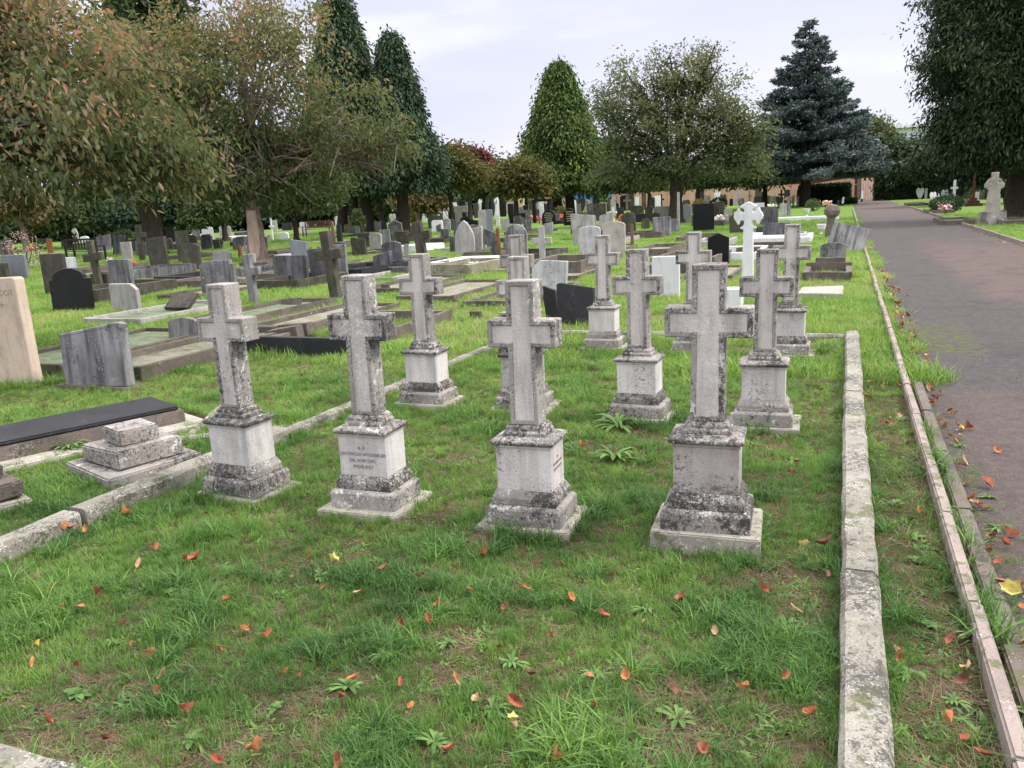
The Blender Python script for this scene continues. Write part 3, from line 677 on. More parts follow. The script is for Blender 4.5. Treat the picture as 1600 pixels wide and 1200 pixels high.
# smaller kerbs of the back rows, each one a thing without parts
for i in range(62):
    y_ = 15+50*rnd.random()**1.3; px = rnd.uniform(0, 1310); hz = 291+.0489*(1322-px); x_, y2 = G(px, hz+1.55*1280/(y_*1.05)); 
    if x_ > -.4 or math.hypot(x_, y2) < 14 or (x_ > -5 and y2 > 30): continue
    w_, L_, h_ = rnd.uniform(.9, 1.4), rnd.uniform(1.8, 2.4), rnd.uniform(.12, .30); bm = bmesh.new()
    for sx in (-1, 1): add_box(bm, (sx*w_/2, L_/2, h_/2-.02), (.1, L_, h_+.04), jit=.015)
    add_box(bm, (0, .05, h_/2), (w_-.1, .1, h_), jit=.01); add_box(bm, (0, L_-.05, h_/2), (w_-.1, .1, h_), jit=.01)
    if rnd.random() < .6: add_box(bm, (0, L_/2, h_*.3), (w_-.1, L_-.1, h_*.5))
    mt = rnd.choice(['brown', 'brown', 'olive', 'slate', 'white', 'grey', 'gravel', 'darkgrey'])
    nm = {'brown': 'brown', 'olive': 'mossy', 'slate': 'dark', 'white': 'white marble', 'grey': 'grey', 'gravel': 'gravelly', 'darkgrey': 'blackened'}[mt]
    tag(bm_obj('grave_kerb', bm, MS[mt], None, (x_, y2, 0), (0, 0, rnd.uniform(-.04, .04))), 'low %s grave kerb in the crowded rows beyond the older graves' % nm, 'grave kerb', 'low kerbs of the back rows'); foot(x_, y2+L_/2, w_/2, L_/2)
# dark coping blocks behind the first cross
X, Y = G(425, 545)
r = empty('fallen_coping_blocks', (X, Y, 0), (0, 0, rad(10)), 'stack of three tilted dark coping blocks right of the first cross', 'stone blocks')
for n_, (dx, dy, z_, ry) in enumerate(((0, 0, .06, -8), (-.03, .42, .10, -7), (-.08, .8, .10, -4))):
    bm = bmesh.new(); add_box(bm, (dx, dy, z_), (.40, .22, .17), bev=.008, jit=.01, tilt=(0, rad(ry), 0)); bm_obj('block', bm, MS['brown'], r)
foot(X, Y+.4, .2, .5)
X, Y = G(455, 482)
bm = bmesh.new(); add_box(bm, (0, 0, .06), (.42, .05, .22), bev=.006, tilt=(rad(-38), rad(-6), 0))
tag(bm_obj('fallen_tablet', bm, MS['olive'], None, (X, Y, 0)), 'small dark tablet sunk and tipping back in the grass left of the second cross', 'memorial tablet')
for px, py, w_, h_, mt, lb in ((745, 497, .16, .10, 'brown', 'little square stone vase block on the grass behind the front white-pedestal cross'),
                            (797, 497, .26, .08, 'pale', 'small pale stone block beside the dry straw tuft'),
                            (603, 457, .16, .16, 'olive', 'small mossy square marker stone between the second and third crosses'),
                            (802, 440, .16, .12, 'olive', 'small round-backed marker behind the hidden crosses'),
                            (568, 428, .24, .14, 'olive', 'little tilted grey marker right of the big leaning cross'),
                            (574, 376, .50, .42, 'brown', 'rough-textured square block headstone by the side path'),
                            (925, 400, .3, .12, 'brown', 'low brown step in front of the mottled leaning headstone')):
    X, Y = G(px, py); bm = bmesh.new(); add_box(bm, (0, 0, h_/2-.02), (w_, w_*.6, h_+.04), bev=.01, jit=.012)
    tag(bm_obj('marker_block', bm, MS[mt], None, (X, Y, 0), (0, rnd.uniform(-.06, .06), rnd.uniform(-.1, .1))), lb, 'stone block'); foot(X, Y, w_/2, w_*.3)
# ---- rusty and wooden posts, pillars
def post(px, yb, yt, w_, mat, label, lean=0, name='grave_post', cat='post', kind='box'):
    X, Y = G(px, yb); h = YP(px, yt, Y)[1]
    bm = bmesh.new()
    if kind == 'box': add_box(bm, (0, 0, h/2-.05), (w_, w_, h+.1), bev=w_*.15, taper=.85)
    o = bm_obj(name, bm, MS[mat], None, (X, Y, 0), (0, rad(lean), 0)); tag(o, label, cat); foot(X, Y, w_/2, w_/2); return o
post(507, 440, 385, .09, 'rust', 'rusty orange post between the dark leaning headstone and the big cross', -5)
post(524, 386, 345, .13, 'timber', 'pale brown timber post beside the black pillar near the side path', -3)
post(754, 362, 332, .11, 'rust', 'thin rusty post standing before the paired grey headstones', -2)
post(781, 404, 356, .10, 'rust', 'rust-brown post touching the narrow dark headstone', -2)
post(988, 386, 350, .10, 'timber', 'timber post holding a small roof board, right of the speckled granite headstone')
post(376, 402, 383, .14, 'rust', 'short rusty post to the left of the peeling tree trunk')
post(532, 382, 350, .24, 'slate', 'black square memorial pillar beside the timber post')
post(1060, 355, 300, .13, 'pale', 'slender grey obelisk standing in front of the broad-crowned tree trunk', 0, 'obelisk', 'obelisk')
# ---- bollards along the path
def bollard(px, yb, yt, label, top='paintb', bot='paintw', lean=0, split=.5, w_=.13):
    X, Y = G(px, yb); h = YP(px, yt, Y)[1]
    r = empty('path_bollard', (X, Y, 0), (0, rad(lean), 0), label, 'bollard', 'black and white bollards beside the path')
    bm = bmesh.new(); add_cyl(bm, (0, 0, -.05), w_/2, w_/2, h*split+.05, 10); bm_obj('lower_post', bm, MS[bot], r)
    bm = bmesh.new(); add_cyl(bm, (0, 0, h*split), w_/2*1.02, w_/2*.9, h*(1-split), 10); bm_obj('upper_post', bm, MS[top], r)
bollard(1308.5, 343, 313, 'nearest bollard by the path, white below and black above', w_=.14)
bollard(1316, 321, 308, 'second bollard from the camera, leaning right with a white top', 'paintw', 'paintb', 6, .25, .2)
bollard(1320.5, 316, 305, 'third bollard from the camera, thin and white with a black foot', 'paintw', 'paintb', 0, .45, .14)
bollard(1346.5, 315.5, 298, 'white bollard with a black foot standing in the path before the wooden gate', 'paintw', 'paintb', 0, .28, .2)
bollard(1350.5, 308, 296, 'small dark-topped bollard just right of the one before the gate', 'paintb', 'paintw', 0, .5, .2)
# ---- benches
def bench(px, yb, w_, h_, mat, label, yaw, slats=12):
    X, Y = G(px, yb)
    r = empty('park_bench', (X, Y, 0), (0, 0, rad(yaw)), label, 'bench')
    m = MS[mat]; k = h_/.9
    for sx in (-1, 1):
        for sy, hh in ((-.22, .60*k), (.22, .92*k)):
            bm = bmesh.new(); add_box(bm, (sx*w_/2, sy, hh/2), (.07, .07, hh), bev=.006); bm_obj('leg', bm, m, r)
        bm = bmesh.new(); add_box(bm, (sx*w_/2, 0, .61*k), (.08, .52, .045), bev=.008); bm_obj('armrest', bm, m, r)
    bm = bmesh.new()
    for i in range(5): add_box(bm, (0, -.22+.10*i, .43*k), (w_-.07, .075, .03), bev=.004)
    bm_obj('seat', bm, m, r)
    bm = bmesh.new()
    add_box(bm, (0, .23, .90*k), (w_-.07, .05, .07), bev=.005); add_box(bm, (0, .23, .52*k), (w_-.07, .05, .06), bev=.005)
    for i in range(slats): add_box(bm, (-w_/2+.12+(w_-.24)*i/(slats-1), .23, .71*k), (.055, .03, .33*k), bev=.003)
    bm_obj('backrest', bm, m, r); foot(X, Y, w_/2, .1)
    return r
bench(136, 409, 1.55, .92, 'benchdark', 'black slatted bench seen from behind near the side path', 186, 10)
bench(497, 369, 1.9, .95, 'benchred', 'reddish-brown slatted bench beyond the side path', 8, 18)
# ---- kerb of white marble near the path, urns
for px0, px1, py, lb in ((1217, 1290, 344, 'long bright white marble grave kerb before the flower beds on the right'),):
    X0, Y0 = G(px0, py); X1, Y1 = G(px1, py)
    kerbstone('marble_kerb', X0, (Y0+Y1)/2, X1, (Y0+Y1)/2, .5, .17, lb, 'white', cat='grave kerb', group=None)
def urn(px, yb, s_, mat, label):
    X, Y = G(px, yb); bm = bmesh.new()
    add_lathe(bm, [(.09*s_, -.02), (.10*s_, .03*s_), (.04*s_, .08*s_), (.05*s_, .12*s_), (.15*s_, .22*s_), (.19*s_, .38*s_), (.20*s_, .42*s_), (.16*s_, .42*s_)], seg=14)
    tag(bm_obj('grave_urn', bm, MS[mat], None, (X, Y, 0), smooth=False), label, 'urn')
urn(1260, 338, 1.0, 'white', 'white pedestal urn standing on the white marble kerb')
urn(1283, 366, .8, 'white', 'white bowl on the grass left of the slumping slab')
urn(1285, 356, .6, 'pale', 'small pale pot behind the white bowl near the slumping slab')
# ---- black arch, dark stones with gilt words
X, Y = G(850, 348)
r = empty('black_granite_arch', (X, Y, 0), (0, 0, 0), 'black granite doorway-shaped arch over a grave, with two dark stones beside it', 'memorial arch')
k = math.hypot(X, Y)/1280
for q_, xx in enumerate((-15*k, 9*k)):
    bm = bmesh.new(); add_box(bm, (xx, 0, 16*k), (3.6*k, .3, 32*k), bev=.01); bm_obj('arch_pillar', bm, MS['black'], r)
bm = bmesh.new(); add_box(bm, (-2*k, 0, 33.5*k), (31*k, .34, 3.6*k), bev=.01); bm_obj('arch_lintel', bm, MS['black'], r)
def gilt(kind, xl, xr, yb, yt, label):
    o = S(kind, xl, xr, yb, yt, 'black', label, base=False, th=.12)
    w_ = xr-xl; kk = math.hypot(o.location.x, o.location.y)/1280
    bm = bmesh.new()
    hh = (yb-yt)*kk
    for j in range(5):
        ln = w_*kk*rnd.uniform(.45, .72)
        add_box(bm, (rnd.uniform(-.02, .02), -.063, .04+hh*(.25+.125*j)), (ln, .004, hh*.035))
    bm_obj('gilt_lines', bm, MS['gold'], o)
gilt('round', 847, 868, 351, 328, 'black headstone with gilt lines standing under the black granite arch')
gilt('gable', 881, 899, 352, 325, 'black headstone with gilt lines right of the black granite arch')
S('gable', 843, 850, 347, 320, 'white', 'white draped figure seen through the black granite arch', 'statue', name='grave_statue', base=False)

# ---- middle distance, left to right
for a in (
 ('cross', 20, 35, 378, 348, 'whitestain', 'tall white cross on a flowery mound far left'),
 ('flat', 39, 47, 375, 357, 'olive', 'narrow brown headstone right of the far-left white cross'),
 ('round', 60, 71, 377, 357, 'white', 'white arched headstone with a dark opening, beside the far-left cross'),
 ('flat', 76, 93, 377, 365, 'white', 'broad white headstone with lines, third white stone from the left'),
 ('cross', 80, 87, 366, 356, 'pale', 'small grey cross rising behind the broad white headstone'),
 ('camber', 97, 108, 375, 363, 'white', 'white rounded headstone left of the grey spire-topped one'),
 ('gothic', 112, 122, 377, 355, 'pale', 'grey spire-topped headstone behind the black bench'),
 ('flat', 124, 133, 375, 363, 'grey', 'dull grey headstone right of the spire-topped one'),
 ('camber', 126, 139, 379, 369, 'white', 'low white headstone just above the black bench'),
 ('camber', 138, 147, 371, 359, 'pale', 'light curved headstone near the yellow bush'),
 ('camber', 150, 160, 371, 358, 'pale', 'pale curved headstone directly left of the yellow bush'),
 ('round', 96, 108, 386, 374, 'slate', 'dark round headstone at the left end of the black bench'),
 ('flat', 109, 120, 379, 370, 'slate', 'dark square headstone behind the top rail of the black bench'),
 ('flat', 74, 82, 396, 373, 'rust', 'reddish brown block headstone before the green flower bed'),
 ('flat', 57, 70, 381, 373, 'slate', 'low dark headstone in front of the white arched one'),
 ('flat', 170, 181, 372, 361, 'slate', 'dark low headstone under the yellow bush'),
 ('notch', 226, 252, 392, 362, 'white', 'white roofed family tomb behind the upright brown-grey headstone'),
 ('flat', 259, 273, 379, 351, 'slate', 'black slab leaning beside white angular stones'),
 ('slopeR', 260, 266, 362, 351, 'white', 'small white slanted stone over the black slab'),
 ('camber', 300, 312, 373, 354, 'grey', 'mottled grey headstone near the white one under the trees'),
 ('gable', 316, 333, 374, 352, 'white', 'bright white headstone under the trees left of the fluted grey tomb'),
 ('notch', 343, 361, 369, 353, 'pale', 'fluted grey tomb right of the bright white headstone'),
 ('cross', 343, 349, 388, 374, 'slate', 'tiny dark iron cross beside the side path'),
 ('flat', 360, 366, 386, 378, 'olive', 'short dark marker by the side path near the trunk'),
 ('round', 376, 393, 393, 384, 'pale', 'curved pale stone at the foot of the peeling trunk'),
 ('cross', 421, 428, 375, 341, 'white', 'thin white cross figure right of the peeling trunk'),
 ('cutright', 434, 451, 374, 363, 'white', 'white slanting stone right of the thin white figure'),
 ('flat', 424, 433, 362, 344, 'pale', 'plain grey headstone behind the thin white figure'),
 ('flat', 441, 456, 360, 348, 'slate', 'dark headstone beneath the leafy tree left of the reddish bench'),
 ('cutright', 469, 481, 364, 347, 'white', 'white headstone with a dark niche left of the reddish bench'),
 ('cross', 467, 476, 349, 336, 'grey', 'grey wheel cross behind the white niche stone'),
 ('cross', 479, 487, 349, 336, 'grey', 'second grey wheel cross behind the reddish bench'),
 ('heart', 509, 516, 349, 337, 'pink', 'small pink-brown stone figure above the reddish bench'),
 ('flat', 578, 599, 361, 346, 'pink', 'broad low pinkish headstone between the conifer trunks'),
 ('gothic', 596, 604, 361, 339, 'slate', 'dark arched headstone between the conifer trunks'),
 ('notch', 627, 634, 358, 340, 'pink', 'narrow reddish headstone right of the thick conifer trunk'),
 ('camber', 660, 666, 345, 334, 'white', 'small white rounded stone right of the clipped green ball'),
 ('cutleft', 669, 692, 356, 337, 'blue', 'large blue-grey headstone by the clipped green shrub'),
 ('notch', 675, 692, 361, 344, 'white', 'white-framed open headstone before the large blue-grey one'),
 ('camber', 693, 704, 363, 342, 'grey', 'grey leaning headstone beside the white-framed one'),
 ('slopeR', 704, 713, 360, 342, 'olive', 'dark tilted headstone touching the grey leaning one'),
 ('stumpcross', 702, 731, 350, 322, 'pale', 'thick pale grey cross on a broad grey base'),
 ('swoop', 720, 746, 356, 338, 'black', 'black wave-shaped headstone left of the paired grey headstones'),
 ('flat', 748, 759, 363, 328, 'pale', 'left one of the paired tall grey headstones'),
 ('camber', 760, 770, 363, 327, 'blue', 'right one of the paired tall headstones, smoother and bluish'),
 ('flat', 775, 781, 353, 336, 'white', 'white slim headstone right of the paired tall ones'),
 ('slopeL', 795, 821, 349, 333, 'black', 'black low headstone with a sloping top left of the granite arch'),
 ('flat', 818, 831, 347, 328, 'grey', 'dull grey headstone just left of the granite arch'),
 ('flat', 838, 846, 345, 327, 'grey', 'dull grey headstone inside the granite arch'),
 ('flat', 870, 880, 344, 328, 'grey', 'dull grey headstone between the two gilt-lined black ones'),
 ('flat', 901, 908, 341, 318, 'pink', 'slim pink-grey pillar stone with a red stripe'),
 ('flat', 917, 927, 343, 318, 'darkgrey', 'grey-green headstone left of the brown ribbed one'),
 ('flat', 929, 947, 345, 318, 'olive', 'brown ribbed headstone behind the speckled granite one'),
 ('cross', 952, 964, 347, 324, 'white', 'small bright white cross on top of a cream grave bed'),
 ('flat', 963, 975, 343, 324, 'slate', 'dark headstone behind the small bright white cross'),
 ('cross', 974, 985, 329, 305, 'brown', 'slender brown cross against the timber fence'),
 ('camber', 985, 1006, 345, 321, 'olive', 'broad mossy dark headstone in the row before the fence'),
 ('flat', 992, 1009, 347, 334, 'slate', 'low dark headstone before the broad mossy one'),
 ('flat', 1008, 1020, 346, 323, 'olive', 'mossy dark headstone left of the framed double one'),
 ('round', 1063, 1081, 346, 319, 'whitestain', 'pale round headstone with a flower wreath'),
 ('flat', 1131, 1144, 346, 327, 'pink', 'pinkish headstone with flowers left of the white marble cross'),
 ('heart', 1152, 1163, 324, 309, 'grey', 'grey heart-shaped headstone behind the white cross'),
 ('camber', 1178, 1195, 320, 306, 'slate', 'dark wide headstone close to the fence'),
 ('heart', 1203, 1214, 322, 305, 'pale', 'left pale scalloped headstone by the fence'),
 ('heart', 1212, 1224, 323, 306, 'pale', 'right pale scalloped headstone by the fence'),
 ('flat', 1218, 1229, 338, 318, 'whitestain', 'white-streaked slab behind the bright marble kerb'),
 ('flat', 1229, 1236, 337, 307, 'grey', 'tall grey pillar stone behind the bright marble kerb'),
 ('cross', 1216, 1226, 309, 296, 'black', 'small black cross against the orange fence'),
 ('cross', 1168, 1175, 312, 298, 'brown', 'small brown wheel cross against the orange fence'),
 ('cross', 1243, 1248, 322, 297, 'brown', 'thin reddish cross near the spruce trunk'),
 ('flat', 1245, 1249, 322, 306, 'white', 'thin white headstone near the spruce trunk'),
 ('flat', 1238, 1241, 322, 305, 'white', 'white narrow post stone near the spruce trunk'),
 # right of the path
 ('flat', 1427, 1430, 311, 295, 'white', 'thin white stake headstone left of the winged figure'),
 ('heart', 1431, 1444, 311, 293, 'whitestain', 'pale winged figure on the far right side of the path'),
 ('flat', 1445, 1449, 311, 294, 'grey', 'narrow grey stone right of the winged figure'),
 ('stumpcross', 1485, 1497, 322, 281, 'whitestain', 'leaning white cross among bushes right of the path'),
 ('flat', 1507, 1516, 303, 286, 'white', 'white square-topped stone behind the dark red cross'),
 ('flat', 1522, 1530, 314, 300, 'pale', 'pale plain headstone right of the dark red cross'),
 ('round', 1573, 1581, 325, 306, 'pale', 'small pale round-topped headstone beneath the dark cedar'),
 ('round', 1583, 1590, 331, 300, 'grey', 'slim grey headstone beneath the dark cedar'),
 ('camber', 1590, 1612, 335, 286, 'reddark', 'dark headstone cut by the right edge of the photo'),
): S(*a, base=False, dmax=95)
# dark red stepped cross, right
X, Y = G(1520, 322); k = math.hypot(X, Y)/1280
r = empty('stone_cross', (X, Y, 0), (0, 0, 0), 'dark red granite shaft on three steps right of the path', 'grave cross')
bm = bmesh.new()
for i_, w_ in enumerate((20, 14, 8)): add_box(bm, (0, 0, (i_*3.6+1.8)*k), (w_*k, w_*k, 3.6*k), bev=.01)
bm_obj('steps', bm, MS['reddark'], r)
bm = bmesh.new(); add_box(bm, (0, 0, 26*k), (3.4*k, 3*k, 32*k), bev=.01, taper=.8); bm_obj('shaft', bm, MS['reddark'], r)
# celtic cross on a rough block
X, Y = G(1549, 351); k = math.hypot(X, Y)/1280*.88
r = empty('celtic_cross', (X, Y, 0), (0, 0, 0), 'carved ringed celtic cross on a rough stone block right of the path', 'grave cross')
bm = bmesh.new(); add_box(bm, (0, 0, 9*k), (36*k, 24*k, 22*k), bev=.03, jit=.04, taper=.9); bm_obj('block', bm, MS['step'], r)
bm = bmesh.new(); add_prism(bm, [(-11*k, 0), (11*k, 0), (9*k, 14*k), (7.5*k, 32*k), (13*k, 36*k), (13*k, 42*k), (6*k, 43*k), (4.5*k, 50*k), (5*k, 58*k), (-5*k, 58*k), (-4.5*k, 50*k), (-6*k, 43*k), (-13*k, 42*k), (-13*k, 36*k), (-7.5*k, 32*k), (-9*k, 14*k)], 7*k, .012)
bm_obj('cross', bm, MS['slab'], r, (0, 0, 19*k))
bm = bmesh.new()
ro = [(11.5*k*math.cos(2*math.pi*i_/20), 11.5*k*math.sin(2*math.pi*i_/20)) for i_ in range(20)]; ri = [(x_*.74, z_*.74) for x_, z_ in ro]
for yy in (-2.6*k, 2.6*k):
    A = [bm.verts.new((x_, yy, z_)) for x_, z_ in ro]; B = [bm.verts.new((x_, yy, z_)) for x_, z_ in ri]
    for i_ in range(20): bm.faces.new((A[i_], A[(i_+1) % 20], B[(i_+1) % 20], B[i_]))
    if yy < 0: A0, B0 = A, B
for i_ in range(20):
    bm.faces.new((A0[i_], A0[(i_+1) % 20], A[(i_+1) % 20], A[i_])); bm.faces.new((B0[i_], B0[(i_+1) % 20], B[(i_+1) % 20], B[i_]))
bm_obj('ring', bm, MS['slab'], r, (0, 0, 59*k)); foot(X, Y, 18*k, 12*k)
# low kerbs right of the path
for px, py, w_, L_, lb in ((1470, 352, 1.1, 3.0, 'low grave kerb right of the path nearest the camera'), (1450, 334, 1.2, 3, 'low grave kerb right of the path, second from the camera'), (1560, 352, 1.3, 2.2, 'low dark grave kerb behind the celtic cross block'), (1418, 322, 1.3, 4, 'far low grave kerb right of the path with a pale end stone')):
    X, Y = G(px, py); grave_kerb(X+w_/2, Y, w_, L_, 'brown', 'gravel', lb, h=.16, t_=.1)
# ---- crowded back rows: small stones in bands under the trees
fills = [(0, 420, 352, 372, 24, 'far left rows'), (420, 720, 326, 352, 34, 'rows below the conifers'), (700, 1000, 316, 334, 38, 'rows before the pale wall'), (960, 1330, 306, 322, 36, 'rows before the orange fence'), (1380, 1590, 300, 318, 18, 'rows right of the path')]
kinds = ['flat', 'camber', 'round', 'cross', 'gable', 'flat', 'heart', 'camber', 'flat', 'ogee']
LAB = {'white': 'small white stone', 'pale': 'small pale grey stone', 'grey': 'small streaked grey stone', 'slate': 'small dark slate stone', 'black': 'small black stone', 'olive': 'small mossy stone', 'pink': 'small pinkish stone'}
KN = {'flat': 'square-topped', 'camber': 'curved-top', 'round': 'round-headed', 'cross': 'cross-shaped', 'gable': 'pointed', 'heart': 'heart-shaped', 'ogee': 'shouldered'}
for xa, xb, ya, yb_, n, row in fills:
    for i in range(n):
        x = xa+(xb-xa)*(i+rnd.uniform(.1, .9))/n
        y = rnd.uniform(ya, yb_)-(x-(xa+xb)/2)*.045
        X, Y = G(x, y); D = math.hypot(X, Y)
        if D < 22 or D > 110: D = max(22, min(D, 100))
        if .3 < X < 4.2: continue
        hp = rnd.uniform(.7, 1.25)/D*1280; wp = hp*rnd.uniform(.5, .8)
        kd = rnd.choice(kinds); mt = rnd.choices(list(LAB), (6, 4, 4, 6, 5, 5, 2))[0]
        if kd == 'cross': wp *= .8
        if hides(x-wp/2, x+wp/2, y, y-hp): continue
        S(kd, x-wp/2, x+wp/2, y, y-hp, mt, '%s, %s, in the crowded %s' % (LAB[mt], KN[kd], row), base=False, dmax=98, group='small gravestones of the crowded back rows')
mid_fill = [(150, 430, 388, 402, 22, 'old graves between the side path and the cherry trunk'), (540, 760, 362, 400, 34, 'old graves in front of the conifer trunks'), (760, 1010, 345, 372, 30, 'old graves before the granite arch'), (990, 1190, 340, 368, 20, 'old graves left of the white marble cross')]
for xa, xb, ya, yb_, n, row in mid_fill:
    for i in range(n):
        x = xa+(xb-xa)*(i+rnd.uniform(.1, .9))/n; y = rnd.uniform(ya, yb_)
        X, Y = G(x, y); D = math.hypot(X, Y); hp = rnd.uniform(.5, 1.1)/D*1280; wp = hp*rnd.uniform(.55, .9)
        if hides(x-wp/2, x+wp/2, y, y-hp): continue
        kd = rnd.choice(['flat', 'camber', 'slopeR', 'gable', 'notch', 'slopeL']); mt = rnd.choice(['darkgrey', 'grey', 'olive', 'darkgrey', 'olive', 'pale'])
        S(kd, x-wp/2, x+wp/2, y, y-hp, mt, 'low weathered %s headstone among the %s' % ({'darkgrey': 'blackened', 'grey': 'grey', 'olive': 'brown', 'pale': 'pale'}[mt], row), base=False, lean=rnd.uniform(-5, 4), tilt=rnd.uniform(-8, 3), group='low stones among the older graves')
# ---- vases with flowers
def flowers(px, yb, s_, mats, label, pot=None, n=26, hgt=.25, dm=95, spread=1.0):
    X, Y = G(px, yb); D = math.hypot(X, Y)
    if D > dm: X *= dm/D; Y *= dm/D
    r = empty('grave_flowers', (X, Y, 0), (0, 0, 0), label, 'flowers')
    bm = bmesh.new()
    if pot: add_lathe(bm, [(.06*s_, -.01), (.08*s_, .10*s_), (.09*s_, .16*s_)], seg=10); bm_obj('pot', bm, MS[pot], r)
    for mt in mats:
        bm = bmesh.new()
        for i in range(n):
            p = Vector((rnd.gauss(0, .11*spread)*s_, rnd.gauss(0, .08)*s_, s_*(hgt+rnd.uniform(-.09, .10))))
            q = rnd.uniform(.03, .06)*s_
            t_ = bmesh.new(); bmesh.ops.create_icosphere(t_, subdivisions=1, radius=q)
            for v_ in t_.verts: v_.co *= rnd.uniform(.6, 1.2)
            bmesh.ops.translate(t_, verts=t_.verts, vec=p)
            me_ = bpy.data.meshes.new('t'); t_.to_mesh(me_); t_.free(); bm.from_mesh(me_); bpy.data.meshes.remove(me_)
        bm_obj('blossoms', bm, MS[mt] if mt in MS else mt, r)
    bm = bmesh.new()
    for i in range(14):
        a_ = rnd.uniform(0, 6.28); add_cyl(bm, (math.cos(a_)*.04*s_, math.sin(a_)*.04*s_, 0), .006*s_, .004*s_, s_*hgt, 5, Euler((rnd.uniform(-.3, .3), rnd.uniform(-.3, .3), 0)).to_matrix().to_4x4())
    bm_obj('stems', bm, MS['stem'], r)
MS['stem'] = flat_mat('flower_stems', (.07, .13, .03), .7)
for a in ((50, 395, 1.0, ['redflower'], 'red flowers at the foot of the blossoming rose bush'),
          (24, 392, .8, ['pinkflower'], 'pink flowers left of the red ones near the rose bush'),
          (835, 348, 1.5, ['pinkflower', 'orangeflower'], 'pink and orange flowers inside the black granite arch'),
          (874, 346, 1.5, ['orangeflower', 'redflower'], 'orange-red flowers between the two gilt-lined headstones'),
          (843, 349, 1.1, ['redflower'], 'red flowers at the foot of the white draped figure'),
          (972, 352, 1.6, ['orangeflower'], 'orange flowers above the speckled granite headstone'),
          (1125, 350, 1.2, ['whiteflower'], 'white flowers beside the large plain black headstone'),
          (1070, 340, 1.6, ['whiteflower', 'stem'], 'white wreath flowers on the round pale headstone'),
          (1203, 330, 1.4, ['whiteflower'], 'pale flowers behind the dark square headstone'),
          (1291, 326, 1.6, ['orangeflower', 'whiteflower'], 'peach flowers over the brown pillar'),
          (1233, 315, 1.8, ['orangeflower'], 'orange flowers close to the fence'),
          (1477, 334, 1.2, ['pinkflower', 'whiteflower'], 'pink flowers on a kerb right of the path'),
          (1459, 308, 1.6, ['whiteflower'], 'white flower bunch on a post right of the path'),
          (205, 424, .9, ['orangeflower'], 'dry orange flowers in front of the upright brown-grey headstone'),
          (171, 412, .7, ['whiteflower'], 'small white flowers above the tall narrow grey headstone'),
          (1508, 320, 1.0, ['whiteflower'], 'white flowers left of the dark red stepped shaft'),
          (700, 352, 1.2, ['whiteflower'], 'white flowers near the thick pale cross'),
          (165, 374, 1.5, ['pinkflower'], 'pink flower bed below the yellow bush')):
    flowers(*a)

# ================================================================ fence, gate, walls, buildings
MS['fence'] = stone_mat('peach_timber_boards', (.50, .33, .235), (.42, .27, .195), .05, lichen=0, streak=.25, grain=.1, sc=.3, darkc=(.2, .1, .06))
MS['gatewood'] = stone_mat('pale_pink_gate_boards', (.70, .50, .42), (.62, .43, .36), .05, lichen=0, streak=.2, grain=.1, sc=.3, darkc=(.3, .2, .15))
MS['creamwall'] = stone_mat('cream_rendered_wall', (.66, .52, .36), (.58, .46, .33), .05, lichen=0, streak=.15, grain=.05, sc=.2)
MS['redbrick'] = stone_mat('orange_red_brick', (.50, .15, .08), (.38, .11, .07), .1, lichen=.05, streak=.2, grain=.2, sc=.3)
def board_fence(x0, y0, x1, y1, h, mat, label, bw=.15, name='timber_fence', cat='fence', gap=.012, post=None, points=0, h1=None):
    L = math.hypot(x1-x0, y1-y0); a = math.atan2(y1-y0, x1-x0); n = int(L/bw)
    r = empty(name, (x0, y0, 0), (0, 0, a), label, cat)
    bm = bmesh.new()
    for i in range(n):
        hh = h+((h1 or h)-h)*i/n
        x = (i+.5)*bw
        if points and i % points == 0: hh += .28
        add_box(bm, (x, rnd.uniform(-.008, .008), hh/2-.02), (bw-gap, .03, hh+.04+rnd.uniform(-.01, .01)))
    bm_obj('boards', bm, MS[mat], r)
    bm = bmesh.new()
    for zz in (.35, h-.3): add_box(bm, (L/2, .05, zz), (L, .05, .09))
    bm_obj('rails', bm, MS[mat], r)
    return r
board_fence(-42, 112, -3.9, 104, 2.05, 'fence', 'long orange timber fence behind the far graves', bw=.4)
board_fence(-3.85, 103.5, 1.05, 101.5, 2.0, 'fence', 'orange timber panel between the clipped hedge and the gate', bw=.3, h1=2.5)
g = board_fence(1.55, 101.2, 3.75, 101.2, 2.05, 'gatewood', 'pale pink timber gate at the end of the path', bw=.24, name='timber_gate', cat='gate', gap=.03, points=2)
bm = bmesh.new(); add_box(bm, (-.22, 0, 1.1), (.35, .2, 2.3), bev=.01); bm_obj('gate_post', bm, MS['brown'], g)
def wall(name, x0, y0, x1, y1, h, t_, mat, label, cat='wall', z0=0):
    L = math.hypot(x1-x0, y1-y0); a = math.atan2(y1-y0, x1-x0)
    r = empty(name, ((x0+x1)/2, (y0+y1)/2, z0), (0, 0, a), label, cat)
    bm = bmesh.new(); add_box(bm, (0, 0, h/2), (L, t_, h), bev=.02); bm_obj('wall_face', bm, MS[mat], r)
    bm = bmesh.new(); add_box(bm, (0, 0, h+.06), (L+.06, t_+.14, .12), bev=.02); bm_obj('coping', bm, MS['brown'], r)
    return r
wall('cream_wall', -75, 118, -43, 113, 3.0, .3, 'creamwall', 'long cream rendered wall seen between the tree trunks')
wall('brick_wall', -100, 108, -62, 122, 2.6, .3, 'redbrick', 'red-orange brick wall glimpsed behind the conifer trunks')
wall('brown_boundary_wall', -12, 114, 18, 114, 3.8, .3, 'reddark', 'dark reddish-brown screen behind the spruce and the gate')
bm = bmesh.new(); add_box(bm, (0, 0, .7), (6.2, .15, 1.2), bev=.02)
MS['bluepaint'] = flat_mat('blue_hoarding', (.05, .19, .62), .5, .1)
X, Y = G(925, 322.6); X, Y = YP(920, 308, 108)[0], 108
